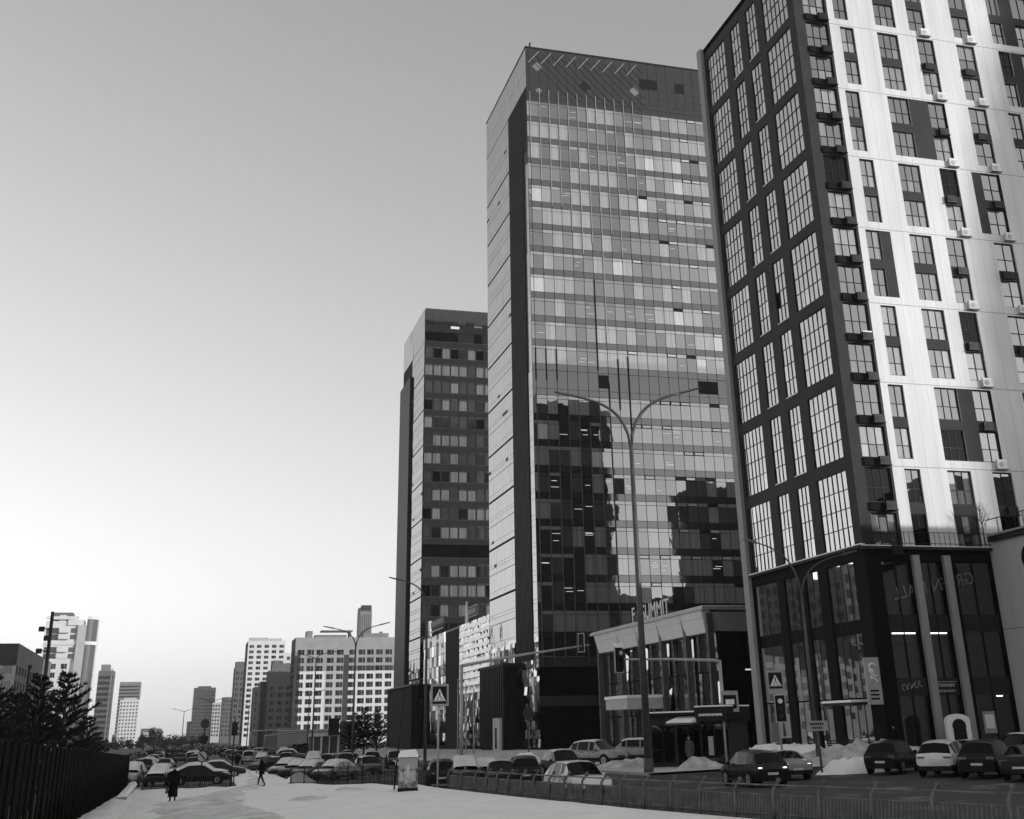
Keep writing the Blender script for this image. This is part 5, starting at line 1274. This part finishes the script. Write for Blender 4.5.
# ------------------------------------------------------------------ people
def person(label, x, y, face, coat='cloth_dark', stride=.25, bag=None, coatlen=.95, look=0, hood=True):
    t = thing('person', label, 'person', (x, y, G(x, y)+.16), -math.radians(face))
    vs, es, rad = [], [], []
    def add(p, r_, par=None):
        vs.append(p); rad.append(r_)
        if par is not None: es.append((par, len(vs)-1))
        return len(vs)-1
    pel = add((0, 0, .95), .15); sp_ = add((0, .01, 1.12), .145, pel); chest = add((0, .02, 1.34), .16, sp_); nk = add((0, .03, 1.5), .06, chest); hd = add((0, .05, 1.6), .088, nk); add((0, .05, 1.69), .08, hd)
    for s_ in (1, -1):
        st_ = stride*s_
        hip = add((.09*s_, 0, .88), .10, pel); kn = add((.1*s_, st_*.55+.05, .49), .068, hip); an = add((.1*s_, st_-(.06 if s_ < 0 else 0), .09), .048, kn); add((.11*s_, st_+.15, .04), .042, an)
        sh = add((.19*s_, .02, 1.42), .07, chest); el = add((.26*s_, -.03-.2*st_, 1.14), .05, sh); wr = add((.27*s_, .08-.5*st_, .9), .036, el); pa = add((.27*s_, .1-.5*st_, .83), .036, wr)
        for q in range(4): add((.27*s_+.012*(q-1.5), .125-.5*st_+.01*q, .755+.012*abs(q-1.5)), .010, pa)
        add((.25*s_, .15-.5*st_, .82), .011, pa)
    me = bpy.data.meshes.new('person_body'); me.from_pydata(vs, es, []); me.materials.append(MATS[coat])
    o = bpy.data.objects.new('body', me); COL.objects.link(o); o.parent = t
    md = o.modifiers.new('skin', 'SKIN'); 
    for sv, r_ in zip(me.skin_vertices[0].data if me.skin_vertices else [], rad): sv.radius = (r_, r_)
    if not me.skin_vertices: print('NO SKIN LAYER')
    if me.skin_vertices: me.skin_vertices[0].data[0].use_root = True
    sb = o.modifiers.new('sub', 'SUBSURF'); sb.levels = 1; sb.render_levels = 1
    # coat
    mb = MB(); rings = []
    for z, rx, ry, yo in ((1.47, .13, .10, .02), (1.40, .215, .14, .02), (1.22, .215, .155, .02), (1.0, .2, .155, .01), (.8, .225, .18, .0), (coatlen*.5+.1, .25, .21, 0)):
        if z < 1.0 and z < .95-coatlen*.5: pass
        rings.append([(rx*math.cos(a*.449), yo+ry*math.sin(a*.449), z) for a in range(14)])
    for A, B in zip(rings[:-1], rings[1:]):
        for q in range(14): mb.face([A[q], A[(q+1) % 14], B[(q+1) % 14], B[q]], coat, True)
    mb.build('coat', t)
    mb = MB(); mb.blob((0, .045, 1.665), (.102, .118, .115), coat if hood else 'cloth_grey', 3, .05, 12, 7, -.3); mb.build('hood' if hood else 'hat', t)
    mb = MB(); mb.blob((0, .115, 1.625), (.07, .055, .085), 'skin', 4, 0, 10, 6, -.95); mb.blob((0, .17, 1.62), (.014, .02, .025), 'skin', 4, 0, 6, 5, -.95)
    for s_ in (1, -1): mb.blob((.028*s_, .163, 1.645), (.011, .008, .009), 'sign_dark', 4, 0, 6, 4, -.9)
    mb.box(-.022, .158, 1.582, .022, .166, 1.59, 'sign_dark'); mb.build('face', t)
    if bag:
        s_, yy_ = bag
        b = thing('shoulder_bag', 'dark bag held low by the walker in the long coat', 'bag', t.matrix_basis @ V((.31*s_, yy_, .42)), -math.radians(face))
        b.location = V((x, y, G(x, y)+.16)) + Matrix.Rotation(-math.radians(face), 3, 'Z') @ V((.3*s_, yy_, .42))
        mb = MB(); mb.hexa([(-.07, -.18, 0), (.07, -.18, 0), (.07, .18, 0), (-.07, .18, 0), (-.04, -.14, .28), (.04, -.14, .28), (.04, .14, .28), (-.04, .14, .28)], 'cloth_grey'); mb.build('bag_body', b)
        mb = MB(); mb.path([(0, -.1, .27), (0, -.06, .38), (0, .06, .38), (0, .1, .27)], .012, 'cloth_dark', 5); mb.build('handle', b)
    return t
person('walker in a long black coat coming towards the viewer, bag in hand', .1, 69.5, 186, stride=.16, bag=(1, .12), coatlen=.28)
person('walker in dark jacket crossing the gap between the straight railings', 5.6, 84.6, 300, stride=.28, coatlen=1.25, hood=False)
person('small far walker in black on the snow path beside parked cars', 6.7, 142, 180, stride=.2, coatlen=1.1)
person('dark figure standing by the mall corner behind the black estate', 44.9, 71.5, 240, stride=.05, coatlen=1.1)
person('person in grey behind the kiosk glass by its door', 31.0, 72.9, 215, 'cloth_grey', .05, None, 1.0)

# ------------------------------------------------------------------ out-of-frame neighbours: they shade the street and show in the glass
nb = block('neighbour_block', 'long out-of-frame block sized to shade the street and the snow field', 70, -60, 26, 110, 25, 'plaster_mid', 6, 6, 1.5, 3, side_cols=24, wcap=0)  # unseen block, placed so that street and foreground snow lie in shade
nt_ = thing('shade_tower', 'added out-of-frame tower, terraced so that its shadow edge slants across the white front', 'building', (311.6, -140, 0))
mb = MB()
prof = [(14.0, 0), (14.8, 20), (15.6, 27), (16.4, 33), (17.2, 37), (18.2, 41), (19.2, 45), (20.4, 49), (21.8, 53), (23.4, 57), (25.2, 61), (27.5, 66)]  # steps of the unseen tower, shaped to slant its shadow edge
zlast = -3
for (s0, za_), (s1, zb_) in zip(prof, prof[1:]+[(40, 71)]): mb.box(s0-14, 0, zlast, 60, 25, zb_+83, 'plaster_mid'); zlast = zb_+83
mb.build('tower_wall', nt_)
nb = block('shade_tower', 'broad slab added out of frame behind the mall to shade the lower tall tower', 112, 96, 80, 14, 74, 'plaster_dark', 14, 20, 1.5, 3, wcap=0)  # unseen slab, added to keep sun off the lower office tower front
nb = block('neighbour_block', 'grey slab behind the viewer on the right', 60, -190, 30, 100, 36, 'plaster_mid', 6, 9, 1.5, 3, wcap=0)
nb = block('neighbour_block', 'low block behind the mall', 83.2, 80, 18.6, 13, 27, 'plaster_dark', 6, 7, 1.5, 3, wcap=0)
nb = block('neighbour_block', 'taller block behind the mall', 102, 80, 24, 13, 50, 'plaster_dark', 6, 13, 1.5, 3, wcap=0)
nb = block('neighbour_block', 'block across the street opposite the mall', -92, 224, 36, 52, 35, 'plaster_dark', 8, 9, 1.5, 3, side='R', side_cols=14, wcap=0)
nb = block('neighbour_block', 'second block across the street opposite the mall', -94, 279, 36, 60, 40, 'plaster_dark', 8, 11, 1.5, 3, side='R', side_cols=16, wcap=0)
nb = block('neighbour_block', 'third block across the street', -112, 420, 36, 440, 35, 'plaster_dark', 8, 12, 1.5, 3, side='R', side_cols=60, wcap=0)

# ------------------------------------------------------------------ winter haze
mb = MB(); mb.box(-1510, -410, -8, 1510, 2610, 118, 'snow'); hz = mb.build('haze')
m = bpy.data.materials.new('haze_air'); m.use_nodes = True; nt = m.node_tree; nt.nodes.clear()
o = nt.nodes.new('ShaderNodeOutputMaterial'); v = nt.nodes.new('ShaderNodeVolumePrincipled'); nt.links.new(v.outputs[0], o.inputs['Volume'])
v.inputs['Color'].default_value = (.9, .9, .9, 1); v.inputs['Density'].default_value = .00015; v.inputs['Anisotropy'].default_value = .2
hz.data.materials.clear(); hz.data.materials.append(m); tag(hz, kind='stuff')
S.cycles.volume_bounces = 0
